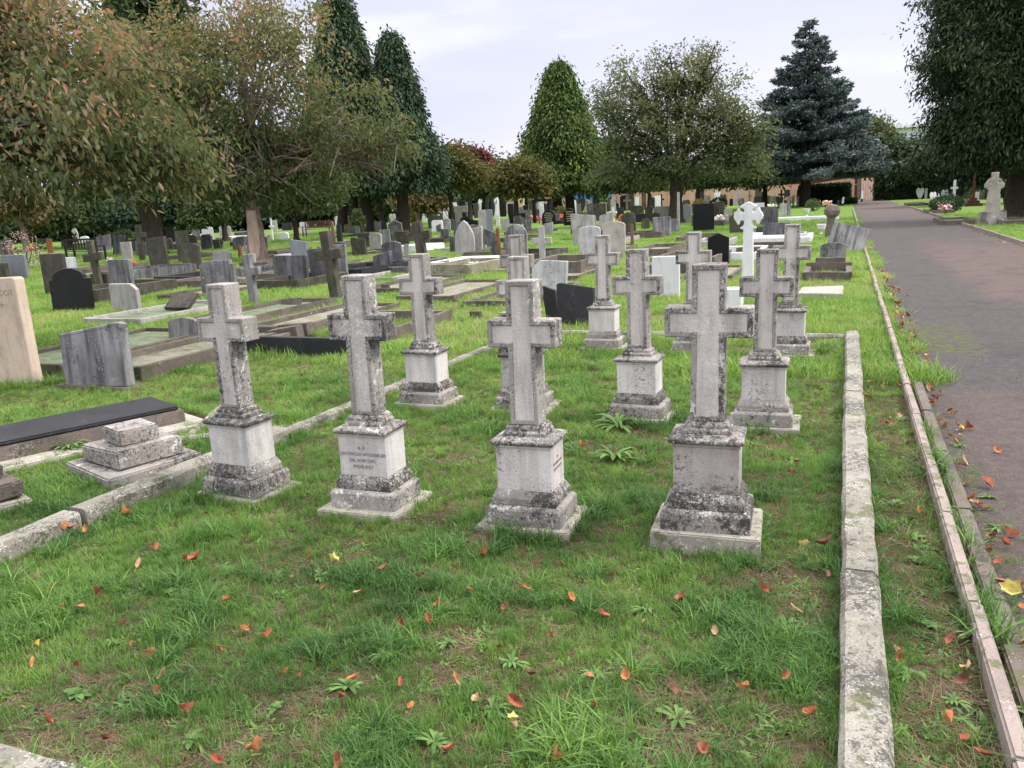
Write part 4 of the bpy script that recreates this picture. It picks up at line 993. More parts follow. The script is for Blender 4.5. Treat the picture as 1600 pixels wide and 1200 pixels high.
tag(bm_obj('blue_hoarding', bm, MS['bluepaint'], None, (X, Y, 1.2)), 'bright blue hoarding panel in front of the cream wall', 'hoarding')
# large pale building beyond the gate
MS['cladding'] = stone_mat('pale_cladding', (.62, .64, .68), (.55, .57, .62), .02, lichen=0, streak=.1, grain=.02, sc=.1)
MS['clad2'] = flat_mat('grey_window_band', (.24, .27, .32), .4)
MS['roofw'] = flat_mat('light_roof_edge', (.72, .73, .76), .5)
Yb = 190; xb0 = YP(1386, 240, Yb)[0]; xb1 = YP(1640, 240, Yb)[0]; hb = YP(1405, 200, Yb)[1]
r = empty('warehouse', ((xb0+xb1)/2, Yb, 0), (0, 0, 0), 'big pale clad building with grey bands beyond the cemetery gate', 'building')
bm = bmesh.new(); add_box(bm, (0, 10, hb/2), (xb1-xb0, 20, hb)); bm_obj('wall', bm, MS['cladding'], r)
for zz in (.52, .80):
    bm = bmesh.new(); add_box(bm, (0, -.03, hb*zz), (xb1-xb0-1, .1, hb*.07)); bm_obj('window_band', bm, MS['clad2'], r)
bm = bmesh.new(); add_box(bm, (0, 9.8, hb+.2), (xb1-xb0+.8, 21, .45)); bm_obj('roof', bm, MS['roofw'], r)
Y0 = 150
for px, yt_, lb in ((1353, 172, 'thin lamp column left of the small pale tree beyond the gate'), (1385, 180, 'thin lamp column with a short arm above the pale tree')):
    X = YP(px, 230, Y0)[0]; h = YP(px, yt_, Y0)[1]
    r = empty('lamp_column', (X, Y0, 0), (0, 0, 0), lb, 'street lamp', 'lamp columns beyond the cemetery')
    bm = bmesh.new(); add_cyl(bm, (0, 0, 0), .12, .07, h, 8); bm_obj('column', bm, MS['clad2'], r)
    bm = bmesh.new(); add_box(bm, (-.5, 0, h), (1.1, .12, .1)); add_box(bm, (-1.1, 0, h-.03), (.5, .25, .12), bev=.02); bm_obj('lamp_arm', bm, MS['clad2'], r)
# ================================================================ trees
def mesh_np(name, V, F, mat, tint=None, parent=None, nper=4, smooth=False):
    me = bpy.data.meshes.new(name)
    nv, nf = len(V), len(F)
    me.vertices.add(nv); me.vertices.foreach_set('co', V.astype(np.float32).ravel())
    me.loops.add(nf*nper); me.loops.foreach_set('vertex_index', F.astype(np.int32).ravel())
    me.polygons.add(nf); me.polygons.foreach_set('loop_start', np.arange(0, nf*nper, nper, dtype=np.int32))
    if smooth: me.polygons.foreach_set('use_smooth', np.ones(nf, bool))
    me.update(calc_edges=True)
    if tint is not None:
        a = me.attributes.new('tint', 'FLOAT', 'FACE'); a.data.foreach_set('value', tint.astype(np.float32))
    me.materials.append(mat)
    o = bpy.data.objects.new(name, me); COL.objects.link(o)
    if parent is not None: o.parent = parent
    return o
def unit(v): return v/np.maximum(np.linalg.norm(v, axis=1, keepdims=True), 1e-9)
def leaf_quads(C, D, L, W, fold=.25):
    """leaves: attach point C, long axis D (unit), length L, width W -> verts, faces (one folded quad each)"""
    n = len(C); R = rng.normal(size=(n, 3)); S_ = unit(np.cross(D, R)); N = np.cross(D, S_)
    L = L[:, None]; W = W[:, None]
    a = C; b = C+D*L*.45+S_*W*.5+N*W*fold*.3; c = C+D*L-N*L*fold*.3; d = C+D*L*.45-S_*W*.5+N*W*fold*.3
    V = np.stack([a, b, c, d], 1).reshape(-1, 3); F = np.arange(n*4).reshape(-1, 4)
    return V, F
def leaf_six(C, D, L, W, fold=.3):
    n = len(C); R = rng.normal(size=(n, 3)); S_ = unit(np.cross(D, R)); N = np.cross(D, S_); L = L[:, None]; W = W[:, None]
    def p(t_, w_): return C+D*L*t_+S_*W*w_*.5-N*L*fold*.35*t_*t_+N*W*abs(w_)*.18
    V = np.stack([p(0, 0), p(.28, .85), p(.62, .85), p(1, 0), p(.62, -.85), p(.28, -.85)], 1).reshape(-1, 3)
    return V, np.arange(n*6).reshape(-1, 6)
def tubes(paths, seg=7):
    """paths: list of (points Nx3, radii N)"""
    V = []; F = []; k = 0
    for P, R in paths:
        P = np.array(P, float); n = len(P)
        T = np.gradient(P, axis=0); T = unit(T)
        up = np.array([0.31, .17, .93]); A = unit(np.cross(T, up)); B = np.cross(T, A)
        an = np.linspace(0, 2*np.pi, seg, endpoint=False)
        for i in range(n):
            V.append(P[i]+R[i]*(np.cos(an)[:, None]*A[i]+np.sin(an)[:, None]*B[i])*(1+.08*rng.normal(size=(seg, 1))))
        for i in range(n-1):
            for j in range(seg):
                a = k+i*seg+j; b = k+i*seg+(j+1) % seg
                F.append((a, b, b+seg, a+seg))
        k += n*seg
    return np.concatenate(V), np.array(F)
def bez(a, b, c, n=7):
    t_ = np.linspace(0, 1, n)[:, None]
    return (1-t_)**2*a+2*(1-t_)*t_*b+t_**2*c
BARK = {'brown': bark_mat('brown_bark', (.10, .075, .06), (.17, .125, .10)), 'dark': bark_mat('dark_bark', (.045, .035, .028), (.085, .068, .055)),
        'pale': bark_mat('pale_bark', (.22, .17, .15), (.32, .26, .23)), 'peel': bark_mat('peeling_cherry_bark', (.16, .11, .095), (.36, .27, .235))}
LEAF = {
 'cherry': leaf_mat('autumn_cherry_leaves', [(0, (.05, .078, .032)), (.38, (.125, .155, .068)), (.60, (.21, .195, .105)), (.80, (.36, .235, .155)), (1, (.46, .20, .15))], .55),
 'dull': leaf_mat('dull_green_leaves', [(0, (.035, .06, .028)), (.6, (.095, .135, .06)), (1, (.19, .22, .10))], .45),
 'pear': leaf_mat('grey_green_leaves', [(0, (.065, .085, .042)), (.6, (.15, .175, .09)), (1, (.27, .255, .15))], .45),
 'cypress': leaf_mat('dark_cypress_sprays', [(0, (.014, .03, .018)), (.5, (.045, .082, .042)), (1, (.12, .165, .08))], .15),
 'yellowgreen': leaf_mat('bright_thuja_sprays', [(0, (.025, .05, .016)), (.5, (.075, .125, .03)), (1, (.20, .27, .06))], .25),
 'spruce': leaf_mat('blue_spruce_needles', [(0, (.024, .038, .038)), (.5, (.078, .11, .108)), (1, (.23, .27, .27))], .05),
 'cedar': leaf_mat('dark_cedar_sprays', [(0, (.010, .020, .010)), (.5, (.030, .054, .022)), (1, (.085, .115, .045))], .12),
 'red': leaf_mat('dark_red_leaves', [(0, (.055, .016, .018)), (.6, (.13, .035, .03)), (1, (.24, .09, .05))], .3),
 'olivegold': leaf_mat('olive_gold_leaves', [(0, (.04, .055, .015)), (.5, (.10, .115, .035)), (1, (.22, .15, .06))], .35),
 'gold': leaf_mat('pale_golden_leaves', [(0, (.14, .12, .055)), (.6, (.26, .21, .10)), (1, (.36, .30, .15))], .35),
 'lime': leaf_mat('lime_leaves', [(0, (.10, .14, .02)), (1, (.35, .38, .06))], .35),
 'hedge': leaf_mat('clipped_hedge_leaves', [(0, (.008, .02, .009)), (.6, (.022, .048, .018)), (1, (.05, .085, .03))], .15),
 'weed': leaf_mat('broad_weed_leaves', [(0, (.06, .13, .03)), (1, (.17, .29, .08))], .25),
 'rose': leaf_mat('rose_bush_petals', [(0, (.05, .07, .03)), (.45, (.12, .06, .05)), (.6, (.60, .42, .40)), (1, (.75, .60, .58))], .3),
}
def blobs_px(lst, D):
    out = []
    for px, py, rx, ry, *dz in lst:
        d = D+(dz[0] if dz else 0)
        c = RP(px, py, d); k = d/1280*1.06
        out.append((c, np.array([rx*k, (rx*k+ry*k)/2*(dz[1] if len(dz) > 1 else .85), ry*k])))
    return out
def leafy(name, base, blobs, n, per, L, W, mat, label, cat='tree', bark='dark', tr=.25, fork=None, droop=.5, tint=(.45, .2), redtop=0.0, sig=.22, shell=.55, group=None, twigs=6, gap=.25, trunks=1, lean=(0, 0), twr=.02, zcut=1.3, hole=1.4, spray=.14, six=False, rs=.84):
    X, Y = base
    r = empty(name, (X, Y, 0), (0, 0, 0), label, cat, group)
    O = np.array([X, Y, 0.0]); blobs = [(b_[0], b_[1]*rs) for b_ in blobs]
    vol = np.array([b[1].prod()**(2/3) for b in blobs]); vol = vol/vol.sum()
    Cs = []
    for (c, R), f in zip(blobs, vol):
        m_ = int(n*f)+3
        d = unit(rng.normal(size=(m_, 3)))
        # lumpy silhouette with gaps
        lump = 1+gap*(np.sin(d[:, 0]*5+c[0]*3)*np.sin(d[:, 1]*4+c[1])*.6+np.sin(d[:, 2]*7+d[:, 0]*6+c[2]*2)*.5)
        rr = (shell+(1-shell)*rng.random(m_)**.6)*lump
        Cs.append(c+d*R*rr[:, None])
    C = np.concatenate(Cs)
    # stray boughs that break the outline
    bi = rng.choice(len(blobs), int(n*spray), p=vol)
    if len(bi):
        dd = unit(rng.normal(size=(max(3, len(bi)//9), 3))+np.array([0, 0, .35])); g_ = rng.integers(0, len(dd), len(bi)); bb = rng.choice(len(blobs), len(dd), p=vol)[g_]
        cc = np.array([b_[0] for b_ in blobs])[bb]; RR = np.array([b_[1] for b_ in blobs])[bb]
        C = np.concatenate([C, cc+dd[g_]*RR*rng.uniform(.8, 1.38, (len(bi), 1))+rng.normal(size=(len(bi), 3))*sig*.5])
    q_ = 2.4/np.mean([b_[1].mean() for b_ in blobs])
    n3 = np.sin(C[:, 0]*q_*2.1+C[:, 2]*q_*1.3)+np.sin(C[:, 1]*q_*1.9-C[:, 0]*q_*1.1+1.7)+np.sin(C[:, 2]*q_*2.7+C[:, 1]*q_*.8+.6)+.6*np.sin(C[:, 0]*q_*5.3+C[:, 2]*q_*4.1)+.6*np.sin(C[:, 2]*q_*6.1-C[:, 1]*q_*4.9)
    keep = (C[:, 2] > zcut) & (n3 < hole); C = C[keep]
    zmin = min(b[0][2]-b[1][2] for b in blobs); zmax = max(b[0][2]+b[1][2] for b in blobs)
    nc = len(C)
    ct = rng.normal(tint[0], tint[1], nc)+redtop*((C[:, 2]-zmin)/(zmax-zmin)-.5)
    idx = np.repeat(np.arange(nc), per)
    cen = np.average([b[0] for b in blobs], axis=0, weights=vol)
    outd = unit(C-cen)[idx]
    P = C[idx]+rng.normal(size=(len(idx), 3))*sig*np.array([1, 1, .75])
    D = unit(outd*.5+rng.normal(size=(len(idx), 3))*.7+np.array([0, 0, -droop]))
    l_ = L*rng.uniform(.45, 1.35, len(idx)); w_ = W*rng.uniform(.6, 1.3, len(idx))
    V, F = (leaf_six if six else leaf_quads)(P-O, D, l_, w_)
    tn = np.clip(ct[idx]+rng.normal(0, .13, len(idx)), 0, 1)
    mesh_np('foliage', V, F, LEAF[mat], tn, r, nper=6 if six else 4)
    # trunk and limbs
    zf = fork or max(1.2, zmin+.3)
    paths = []
    for q in range(trunks):
        off = np.array([rng.uniform(-.5, .5), rng.uniform(-.3, .3), 0])*(trunks > 1)
        top = off*1.3+np.array([lean[0], lean[1], zf])
        tp = bez(off, off+np.array([lean[0]*.2, lean[1]*.2, zf*.5]), top, 8); rr = np.linspace(tr*1.25, tr*.8, 8); rr[0] *= 1.35
        paths.append((tp, rr))
        tz = max(b[0][2] for b in blobs)
        for b, R in blobs:
            e = b-O+R*np.array([0, 0, .1])
            mid = top+(e-top)*.45+np.array([0, 0, abs(e[2]-top[2])*.25])
            bp = bez(top, mid, e, 8); paths.append((bp, np.linspace(tr*.55, tr*.12, 8)))
            for s_ in range(twigs):
                i0 = rng.integers(2, 7); d = unit(rng.normal(size=(1, 3)))[0]
                q2 = b-O+d*R*rng.uniform(.6, .98)
                m2 = (bp[i0]+q2)/2+np.array([0, 0, .12*np.linalg.norm(q2-bp[i0])])
                q3 = bez(bp[i0], m2, q2, 7); paths.append((q3, np.linspace(tr*.2, twr, 7)))
                for s2 in range(3):
                    d3 = q3[rng.integers(3, 7)]; e3 = d3+rng.normal(size=3)*R*.28+np.array([0, 0, -.22*R[2]*droop])
                    paths.append((bez(d3, (d3+e3)/2+np.array([0, 0, .1*R[2]]), e3, 6), np.linspace(twr*1.1, twr*.45, 6)))
    V, F = tubes(paths)
    mesh_np('trunk', V, F, BARK[bark], None, r, smooth=True)
    if math.hypot(X, Y) < 45: foot(X, Y, tr, tr)
    return r
def conifer(name, base, z0, z1, R, n, mat, label, style='cypress', bark='dark', tr=.3, trunks=1, power=.8, L=.3, W=.09, per=14, sig=.16, tint=(.45, .18), tpow=1, group=None, wob=.18, bot=1.0, open_=0.0):
    X, Y = base
    r = empty(name, (X, Y, 0), (0, 0, 0), label, 'tree', group)
    if style == 'cypress':
        t_ = rng.random(n)**.85; az = rng.uniform(0, 2*np.pi, n)
        lob = 1+wob*np.sin(az*3+t_*9)*.7+wob*np.sin(az*7-t_*21)*.6+wob*.5*rng.normal(size=n)
        prof = np.minimum((1-t_)**power, 1)*np.where(t_ < .12, bot+(1-bot)*t_/.12, 1)
        rr = R*prof*lob*(.72+.28*rng.random(n)**.5)
        C = np.stack([rr*np.cos(az), rr*np.sin(az), z0+(z1-z0)*t_], 1)
        # separate boughs that stick out past the body and droop at their tips
        nb = 150; ba = rng.uniform(0, 2*np.pi, nb); bt = rng.random(nb)**.9*.97; bl = rng.uniform(.95, 1.28, nb); g_ = rng.integers(0, nb, int(n*.62))
        s_ = rng.uniform(.45, 1, len(g_)); R_ = R*(1-bt[g_])**power*np.where(bt[g_] < .12, bot, 1)*bl[g_]*s_+.12
        a_ = ba[g_]+rng.normal(0, .10, len(g_)); zz = z0+(z1-z0)*bt[g_]+R_*(.30-.42*s_*s_)+rng.normal(0, .12, len(g_))
        C = np.concatenate([C[:int(n*.55)], np.stack([R_*np.cos(a_), R_*np.sin(a_), zz], 1), np.stack([rng.normal(0, .12, 60), rng.normal(0, .12, 60), z1+rng.uniform(-1.2, .5, 60)], 1)])
        az = np.arctan2(C[:, 1], C[:, 0]); n = len(C)
        idx = np.repeat(np.arange(n), per)
        out = np.stack([np.cos(az), np.sin(az), 0*az], 1)[idx]
        P = C[idx]+rng.normal(size=(len(idx), 3))*sig
        D = unit(out*rng.uniform(.1, .9, (len(idx), 1))+rng.normal(size=(len(idx), 3))*.35+np.array([0, 0, -.75]))
        ct = rng.normal(tint[0], tint[1], n)
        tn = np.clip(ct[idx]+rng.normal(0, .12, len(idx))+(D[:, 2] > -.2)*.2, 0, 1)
        l_ = L*rng.uniform(.6, 1.3, len(idx)); w_ = W*rng.uniform(.7, 1.3, len(idx))
        V, F = leaf_quads(P, D, l_, w_, .15)
    else:    # spruce: whorls of separate boughs
        Ps = []; Ds = []; Ts = []
        nz = int((z1-z0)/.42)
        for i in range(nz):
            t_ = i/nz; z = z0+(z1-z0)*t_; k = max(5, int(13*(1-t_)+5)); rad_ = R*(1-t_)**power
            for j in range(k):
                a = rng.uniform(0, 2*np.pi); rl = rad_*rng.uniform(.82, 1.10)+.15
                m_ = max(6, int(n*rl/R))
                s_ = rng.random(m_)**.6
                dr = -.22*rl*s_+.20*rl*s_**3
                wd = .26*rl*(1-s_*.65)*rng.uniform(-1, 1, m_)
                dirv = np.array([np.cos(a), np.sin(a)]); per_ = np.array([-np.sin(a), np.cos(a)])
                P = np.stack([dirv[0]*rl*s_+per_[0]*wd, dirv[1]*rl*s_+per_[1]*wd, z+dr+rng.normal(0, .05, m_)], 1)
                ct = rng.normal(tint[0], tint[1]*.6)
                nn = 7
                P = np.repeat(P, nn, 0)+rng.normal(size=(m_*nn, 3))*.07
                sd = np.sign(np.repeat(wd, nn))[:, None]*np.append(per_, 0)*.6
                D = unit(np.append(dirv, 0)*.7+sd+rng.normal(size=(m_*nn, 3))*.45+np.array([0, 0, .1]))
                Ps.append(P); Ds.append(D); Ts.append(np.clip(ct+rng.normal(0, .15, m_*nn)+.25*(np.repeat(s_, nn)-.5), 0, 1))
        P = np.concatenate(Ps); D = np.concatenate(Ds); tn = np.concatenate(Ts)
        V, F = leaf_quads(P, D, L*rng.uniform(.6, 1.2, len(P)), W*rng.uniform(.7, 1.2, len(P)), .1)
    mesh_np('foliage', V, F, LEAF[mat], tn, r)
    paths = []
    for q in range(trunks):
        off = np.array([(q-(trunks-1)/2)*tr*2.6, rng.uniform(-.2, .2), 0]) if trunks > 1 else np.zeros(3)
        paths.append((bez(off, off*.8+np.array([0, 0, z1*.4]), np.array([0, 0, z1*.93]), 10), np.linspace(tr, tr*.12, 10)))
    for q in range(26):
        z = z0+(z1-z0)*rng.random()*.8; a = rng.uniform(0, 6.28); rl = R*(1-(z-z0)/(z1-z0))**power*.8
        s0 = np.array([0, 0, z]); e = np.array([rl*np.cos(a), rl*np.sin(a), z-.15*rl]); paths.append((bez(s0, (s0+e)/2+np.array([0, 0, .1*rl]), e, 5), np.linspace(tr*.25, .02, 5)))
    V, F = tubes(paths); mesh_np('trunk', V, F, BARK[bark], None, r, smooth=True)
    if math.hypot(X, Y) < 45: foot(X, Y, tr, tr)
    return r
def at(px, D, py=300):
    p = RP(px, py, D); return float(p[0]), float(p[1])

# big autumn cherry whose crown fills the left edge (trunk outside the frame)
b = blobs_px([(95, 150, 165, 80), (-110, 120, 180, 130), (170, 222, 150, 62, -.6), (20, 210, 170, 80, -1.2), (262, 262, 72, 30, -.4), (60, 55, 110, 50, .8), (-60, 10, 130, 70)], 11.5)
leafy('cherry_tree', at(-190, 12.2), b, 2250, 15, .105, .038, 'cherry', 'cherry tree with big drooping rust-tipped leaves filling the top left corner', bark='brown', tr=.22, fork=2.4, droop=1.0, tint=(.43, .2), redtop=.34, sig=.16, shell=.55, twigs=22, gap=.25, twr=.011, hole=.35, spray=.35, six=True, rs=.9)
# second cherry: peeling trunk, weeping crown
D2 = 30
b = blobs_px([(405, 150, 150, 105), (300, 190, 120, 90, 1), (520, 215, 105, 62, -1), (600, 238, 62, 42, -1.5), (430, 250, 110, 70, 0), (385, 50, 105, 55, 1), (250, 100, 90, 70, 2), (350, 270, 90, 50, 0)], D2)
r = leafy('cherry_tree', at(402, D2, 390), b, 3300, 15, .18, .075, 'cherry', 'weeping cherry tree with a peeling broken trunk left of the dark conifers', bark='peel', tr=.25, fork=2.6, droop=1.0, tint=(.34, .17), redtop=.50, sig=.25, shell=.45, twigs=18, gap=.3, twr=.028, hole=.25, spray=.35)
bm = bmesh.new(); add_cyl(bm, (0, 0, .0), .36, .28, 1.75, 12); add_cyl(bm, (.0, -.22, 1.35), .16, .13, .35, 9)
bm_obj('broken_stub', bm, stone_mat('bare_cut_wood', (.62, .47, .38), (.40, .28, .22), .2, lichen=0, streak=.3, sc=.5), r, (0.05, -.18, .0)).scale = (.7, .5, .8) if 0 else (.62, .5, .98)
# dark broad tree behind both cherries
b = blobs_px([(228, 60, 72, 75), (190, 150, 90, 70), (265, 150, 70, 70), (140, 235, 100, 60), (300, 230, 90, 62), (228, -20, 60, 50)], 42)
leafy('broadleaf_tree', at(243, 42, 390), b, 2300, 14, .32, .17, 'dull', 'dark green broad tree standing behind the two cherries', tr=.42, fork=3.4, droop=.3, tint=(.38, .2), sig=.45, shell=.5, gap=.25)
# conifers behind
c1 = at(556, 62, 355); conifer('conifer_tree', c1, 3.2, RP(540, -6, 62)[2], 3.5, 3300, 'cypress', 'tallest dark conifer, cut by the top edge of the photo', tr=.42, trunks=3, power=.92, L=.38, W=.13, per=24, sig=.34, wob=.24, bot=.8, tint=(.52, .22))
c2_ = at(632, 60, 355); conifer('conifer_tree', c2_, 2.8, RP(612, 62, 60)[2], 3.1, 2500, 'cypress', 'dark conifer with a needle-like top, right of the tallest one', tr=.48, power=1.0, L=.36, W=.12, per=24, sig=.28, wob=.24, bot=.8, tint=(.40, .2))
c3_ = at(880, 72, 315); conifer('conifer_tree', c3_, 2.2, RP(880, 108, 72)[2], 3.9, 3200, 'yellowgreen', 'bright green rounded conifer standing alone in the middle against the sky', tr=.45, trunks=2, power=.82, L=.38, W=.14, per=24, sig=.32, wob=.22, bot=.75, tint=(.45, .25))
c4_ = at(1258, 78, 300); conifer('blue_spruce', c4_, 3.0, RP(1260, 28, 78)[2], 6.6, 95, 'spruce', 'big blue-grey spruce left of the gate', style='spruce', tr=.5, power=.92, L=.34, W=.12, tint=(.45, .2))
# broad open tree centre right
b = blobs_px([(1000, 145, 62, 52), (1070, 118, 50, 46), (1108, 100, 26, 34), (1118, 170, 55, 42), (965, 190, 40, 60), (1000, 210, 70, 60), (1080, 200, 90, 75), (1142, 220, 58, 55), (1050, 265, 95, 32), (975, 265, 45, 35), (1168, 255, 38, 34), (1165, 200, 32, 36)], 48)
leafy('broadleaf_tree', at(1056, 48, 345), b, 3300, 13, .22, .09, 'pear', 'broad open-crowned grey-green tree right of the bright conifer', bark='dark', tr=.36, fork=2.3, droop=.35, tint=(.45, .2), redtop=.2, sig=.30, shell=.25, gap=.4, twigs=10, twr=.035, hole=.15, spray=.35, zcut=2.3)
# small autumn trees in the middle
for px, D, bl, mt, lb, n_, tn in (
 (704, 62, [(705, 262, 42, 26), (690, 275, 30, 24), (728, 275, 28, 22)], 'olivegold', 'small olive-gold tree below the red one', 900, (.5, .2)),
 (733, 78, [(725, 250, 38, 18), (745, 262, 28, 20)], 'red', 'dark red-leaved tree behind the small olive-gold one', 700, (.5, .22)),
 (806, 66, [(808, 272, 40, 20), (795, 285, 30, 20), (835, 285, 26, 18)], 'olivegold', 'low rounded golden tree between the red tree and the bright conifer', 900, (.55, .2)),
 (457, 48, [(450, 270, 70, 50), (500, 275, 45, 45), (420, 300, 35, 30), (470, 310, 60, 22)], 'dull', 'leafy green tree in front of the conifer trunks', 1500, (.62, .2)),
 (594, 70, [(600, 275, 42, 28), (575, 290, 35, 26), (640, 265, 38, 26)], 'dull', 'dark shrubby tree between the conifer trunks', 800, (.3, .18)),
 (652, 78, [(640, 312, 24, 9), (675, 315, 22, 8)], 'gold', 'pale golden bush line in front of the brick wall', 500, (.25, .2)),
 (1366, 118, [(1366, 215, 27, 26), (1360, 245, 32, 28), (1380, 262, 26, 22)], 'pear', 'small airy pale-green tree behind the gate', 1000, (.35, .2)),
 (1416, 92, [(1412, 255, 22, 34), (1435, 262, 30, 34), (1395, 275, 22, 16)], 'cedar', 'dark bushy tree between the pale building and the cedar', 800, (.5, .2)),
 (1500, 62, [(1470, 255, 50, 30), (1530, 250, 55, 38), (1590, 255, 60, 40)], 'cedar', 'very dark evergreen mass behind the cedar on the right', 1500, (.35, .18)),
 (1015, 66, [(1000, 285, 55, 16), (960, 282, 40, 18)], 'dull', 'low dark tree left of the broad open-crowned one', 700, (.3, .18)),
 (1090, 72, [(1100, 275, 55, 20), (1150, 270, 50, 24)], 'dull', 'dark twisting tree right of the broad open-crowned trunk', 900, (.25, .18)),
 (930, 82, [(930, 270, 30, 26), (955, 245, 22, 30)], 'yellowgreen', 'slim green tree touching the right side of the bright conifer', 600, (.3, .2)),
 (1195, 80, [(1200, 262, 40, 26), (1170, 275, 35, 18)], 'dull', 'dull green tree filling the space left of the spruce', 700, (.4, .2)),
 (755, 84, [(750, 285, 40, 18), (775, 270, 26, 18)], 'dull', 'far dull tree behind the red and golden trees', 500, (.35, .2)),
 (28, 60, [(10, 305, 50, 30), (45, 320, 30, 22), (-30, 290, 60, 40)], 'gold', 'pale golden willow-like tree at the far left', 900, (.35, .25)),
 (98, 62, [(95, 328, 42, 18), (70, 338, 40, 14), (130, 325, 30, 20)], 'dull', 'layered green shrub-like tree above the white stones at left', 800, (.75, .2)),
 (153, 60, [(150, 330, 24, 20)], 'dull', 'small dark-stemmed tree left of the yellow bush', 350, (.5, .2)),
 (206, 58, [(200, 340, 28, 20), (225, 325, 30, 24), (285, 325, 34, 28)], 'cypress', 'dark low evergreen right of the yellow bush', 800, (.35, .2)),
 (345, 56, [(330, 315, 35, 26), (310, 335, 24, 14)], 'dull', 'greenish small tree behind the fluted tomb', 500, (.6, .25)),
):
    leafy('small_tree', at(px, D, 310), blobs_px(bl, D), n_, 13, .0052*D, .0026*D, mt, lb, tr=.006*D*.5, fork=1.7 if D < 100 else 3, droop=.4, tint=tn, sig=.0055*D, shell=.35, gap=.3, twigs=4, twr=.02, zcut=(2.4 if px > 850 and mt != 'cedar' else 1.3), bark='dark' if mt != 'gold' else 'pale')
# dark cedar on the right edge
cx_, cy_ = at(1590, 39, 338)
b = blobs_px([(1552, 60, 78, 80), (1510, 160, 48, 70), (1590, 170, 90, 90), (1535, 235, 60, 40), (1610, 40, 120, 120), (1670, 150, 110, 120), (1620, -60, 100, 90), (1540, -20, 62, 60), (1490, 215, 28, 30), (1660, 255, 60, 36), (1492, 100, 28, 40)], 38)
leafy('cedar_tree', (cx_, cy_), b, 8200, 19, .22, .065, 'cedar', 'huge dark drooping cedar filling the right edge', tr=.45, fork=2.6, droop=1.0, tint=(.50, .24), sig=.25, shell=.5, gap=.35, twigs=6, twr=.03, zcut=2.1, hole=1.3, spray=.25)
# far screen of trees behind everything
far = [(-60, 92, 70, 40, 'dull'), (40, 96, 60, 26, 'dull'), (130, 90, 60, 30, 'cypress'), (215, 88, 60, 34, 'cedar'), (300, 92, 60, 36, 'dull'), (385, 95, 60, 34, 'cypress'), (470, 96, 62, 36, 'cedar'), (560, 98, 60, 34, 'dull'), (650, 104, 55, 24, 'dull'), (735, 108, 50, 20, 'cypress'),
 (830, 110, 50, 18, 'dull'), (915, 112, 50, 22, 'cedar'), (1000, 112, 55, 24, 'dull'), (1085, 112, 55, 26, 'cypress'), (1170, 112, 55, 28, 'dull'), (1250, 114, 50, 26, 'cedar'), (1320, 116, 40, 26, 'dull'), (1470, 104, 50, 40, 'dull'), (1560, 100, 60, 50, 'cedar')]
FL_ = ['dull green', 'blackish green', 'deep green', 'thick-crowned dark', 'low spreading', 'bushy', 'shadowy']
WH = ['beyond the left edge', 'above the far left white cross', 'behind the yellow bush', 'behind the tall brown cross', 'behind the family tomb', 'behind the peeling trunk', 'left of the reddish bench', 'behind the three-stemmed conifer', 'behind the brick wall', 'behind the paired grey headstones', 'left of the bright conifer', 'behind the gilt-lined headstones', 'left of the broad open tree', 'behind the large plain black headstone', 'behind the white marble cross', 'behind the spruce', 'behind the clipped box hedge', 'behind the cedar, nearer the gate', 'behind the cedar, at the right edge']
for q_, (px, D, rx, ry, mt) in enumerate(far):
    if px >= 650: D += 16
    hz_ = proj((*at(px, D), EYE))[1]
    bl = [(px, hz_-ry*.55, rx, ry), (px-rx*.5, hz_-ry*.2, rx*.6, ry*.7), (px+rx*.55, hz_-ry*.35, rx*.6, ry*.75)]
    leafy('background_tree', at(px, D), blobs_px(bl, D), 900, 11, .6, .36, mt, '%s background tree %s' % (FL_[q_ % 7], WH[q_]), tr=.3, fork=1.8, droop=.2, tint=(.35, .2), sig=.5, shell=.3, gap=.25, twigs=3, twr=.03, zcut=.4, hole=2.2, group='far screen of trees')
# hedges, bushes: surface of leaves over a leafy core
def bush(name, c, R, n, mat, label, cat='bush', box=False, L=.12, W=.07, tint=(.5, .2), group=None, rot=0):
    X, Y, Z = c; r = empty(name, (X, Y, 0), (0, 0, rot), label, cat, group)
    R = np.array(R)
    if box:
        P = rng.uniform(-1, 1, (n, 3)); ax = rng.integers(0, 3, n); sg = np.sign(rng.uniform(-1, 1, n)); P[np.arange(n), ax] = sg*rng.uniform(.9, 1.03, n)
        out = np.zeros((n, 3)); out[np.arange(n), ax] = sg
    else:
        out = unit(rng.normal(size=(n, 3))); P = out*(.6+.42*rng.random((n, 1))**.5)*(1+.1*np.sin(out[:, :1]*7)*np.sin(out[:, 1:2]*6))
    P = P*R+np.array([0, 0, Z]); k = P[:, 2] > 0; P = P[k]; out = out[k]
    D = unit(out*.6+rng.normal(size=(len(P), 3))*.7+np.array([0, 0, .2]))
    V, F = leaf_quads(P, D, L*rng.uniform(.6, 1.3, len(P)), W*rng.uniform(.7, 1.3, len(P)))
    tn = np.clip(rng.normal(tint[0], tint[1], len(P)), 0, 1); mesh_np('foliage', V, F, LEAF[mat], tn, r)
    bm = bmesh.new()
    if box: add_box(bm, (0, 0, Z), (R[0]*1.8, R[1]*1.8, R[2]*1.8), bev=.05)
    else:
        for q in range(5):
            a = q*1.26; add_cyl(bm, (0, 0, 0), .03, .015, Z, 5, Euler((math.cos(a)*.4, math.sin(a)*.4, 0)).to_matrix().to_4x4())
    bm_obj('branches', bm, BARK['dark'] if not box else MS['hedgecore'], r); return r
MS['hedgecore'] = flat_mat('inner_hedge_twigs', (.012, .018, .008), .95)
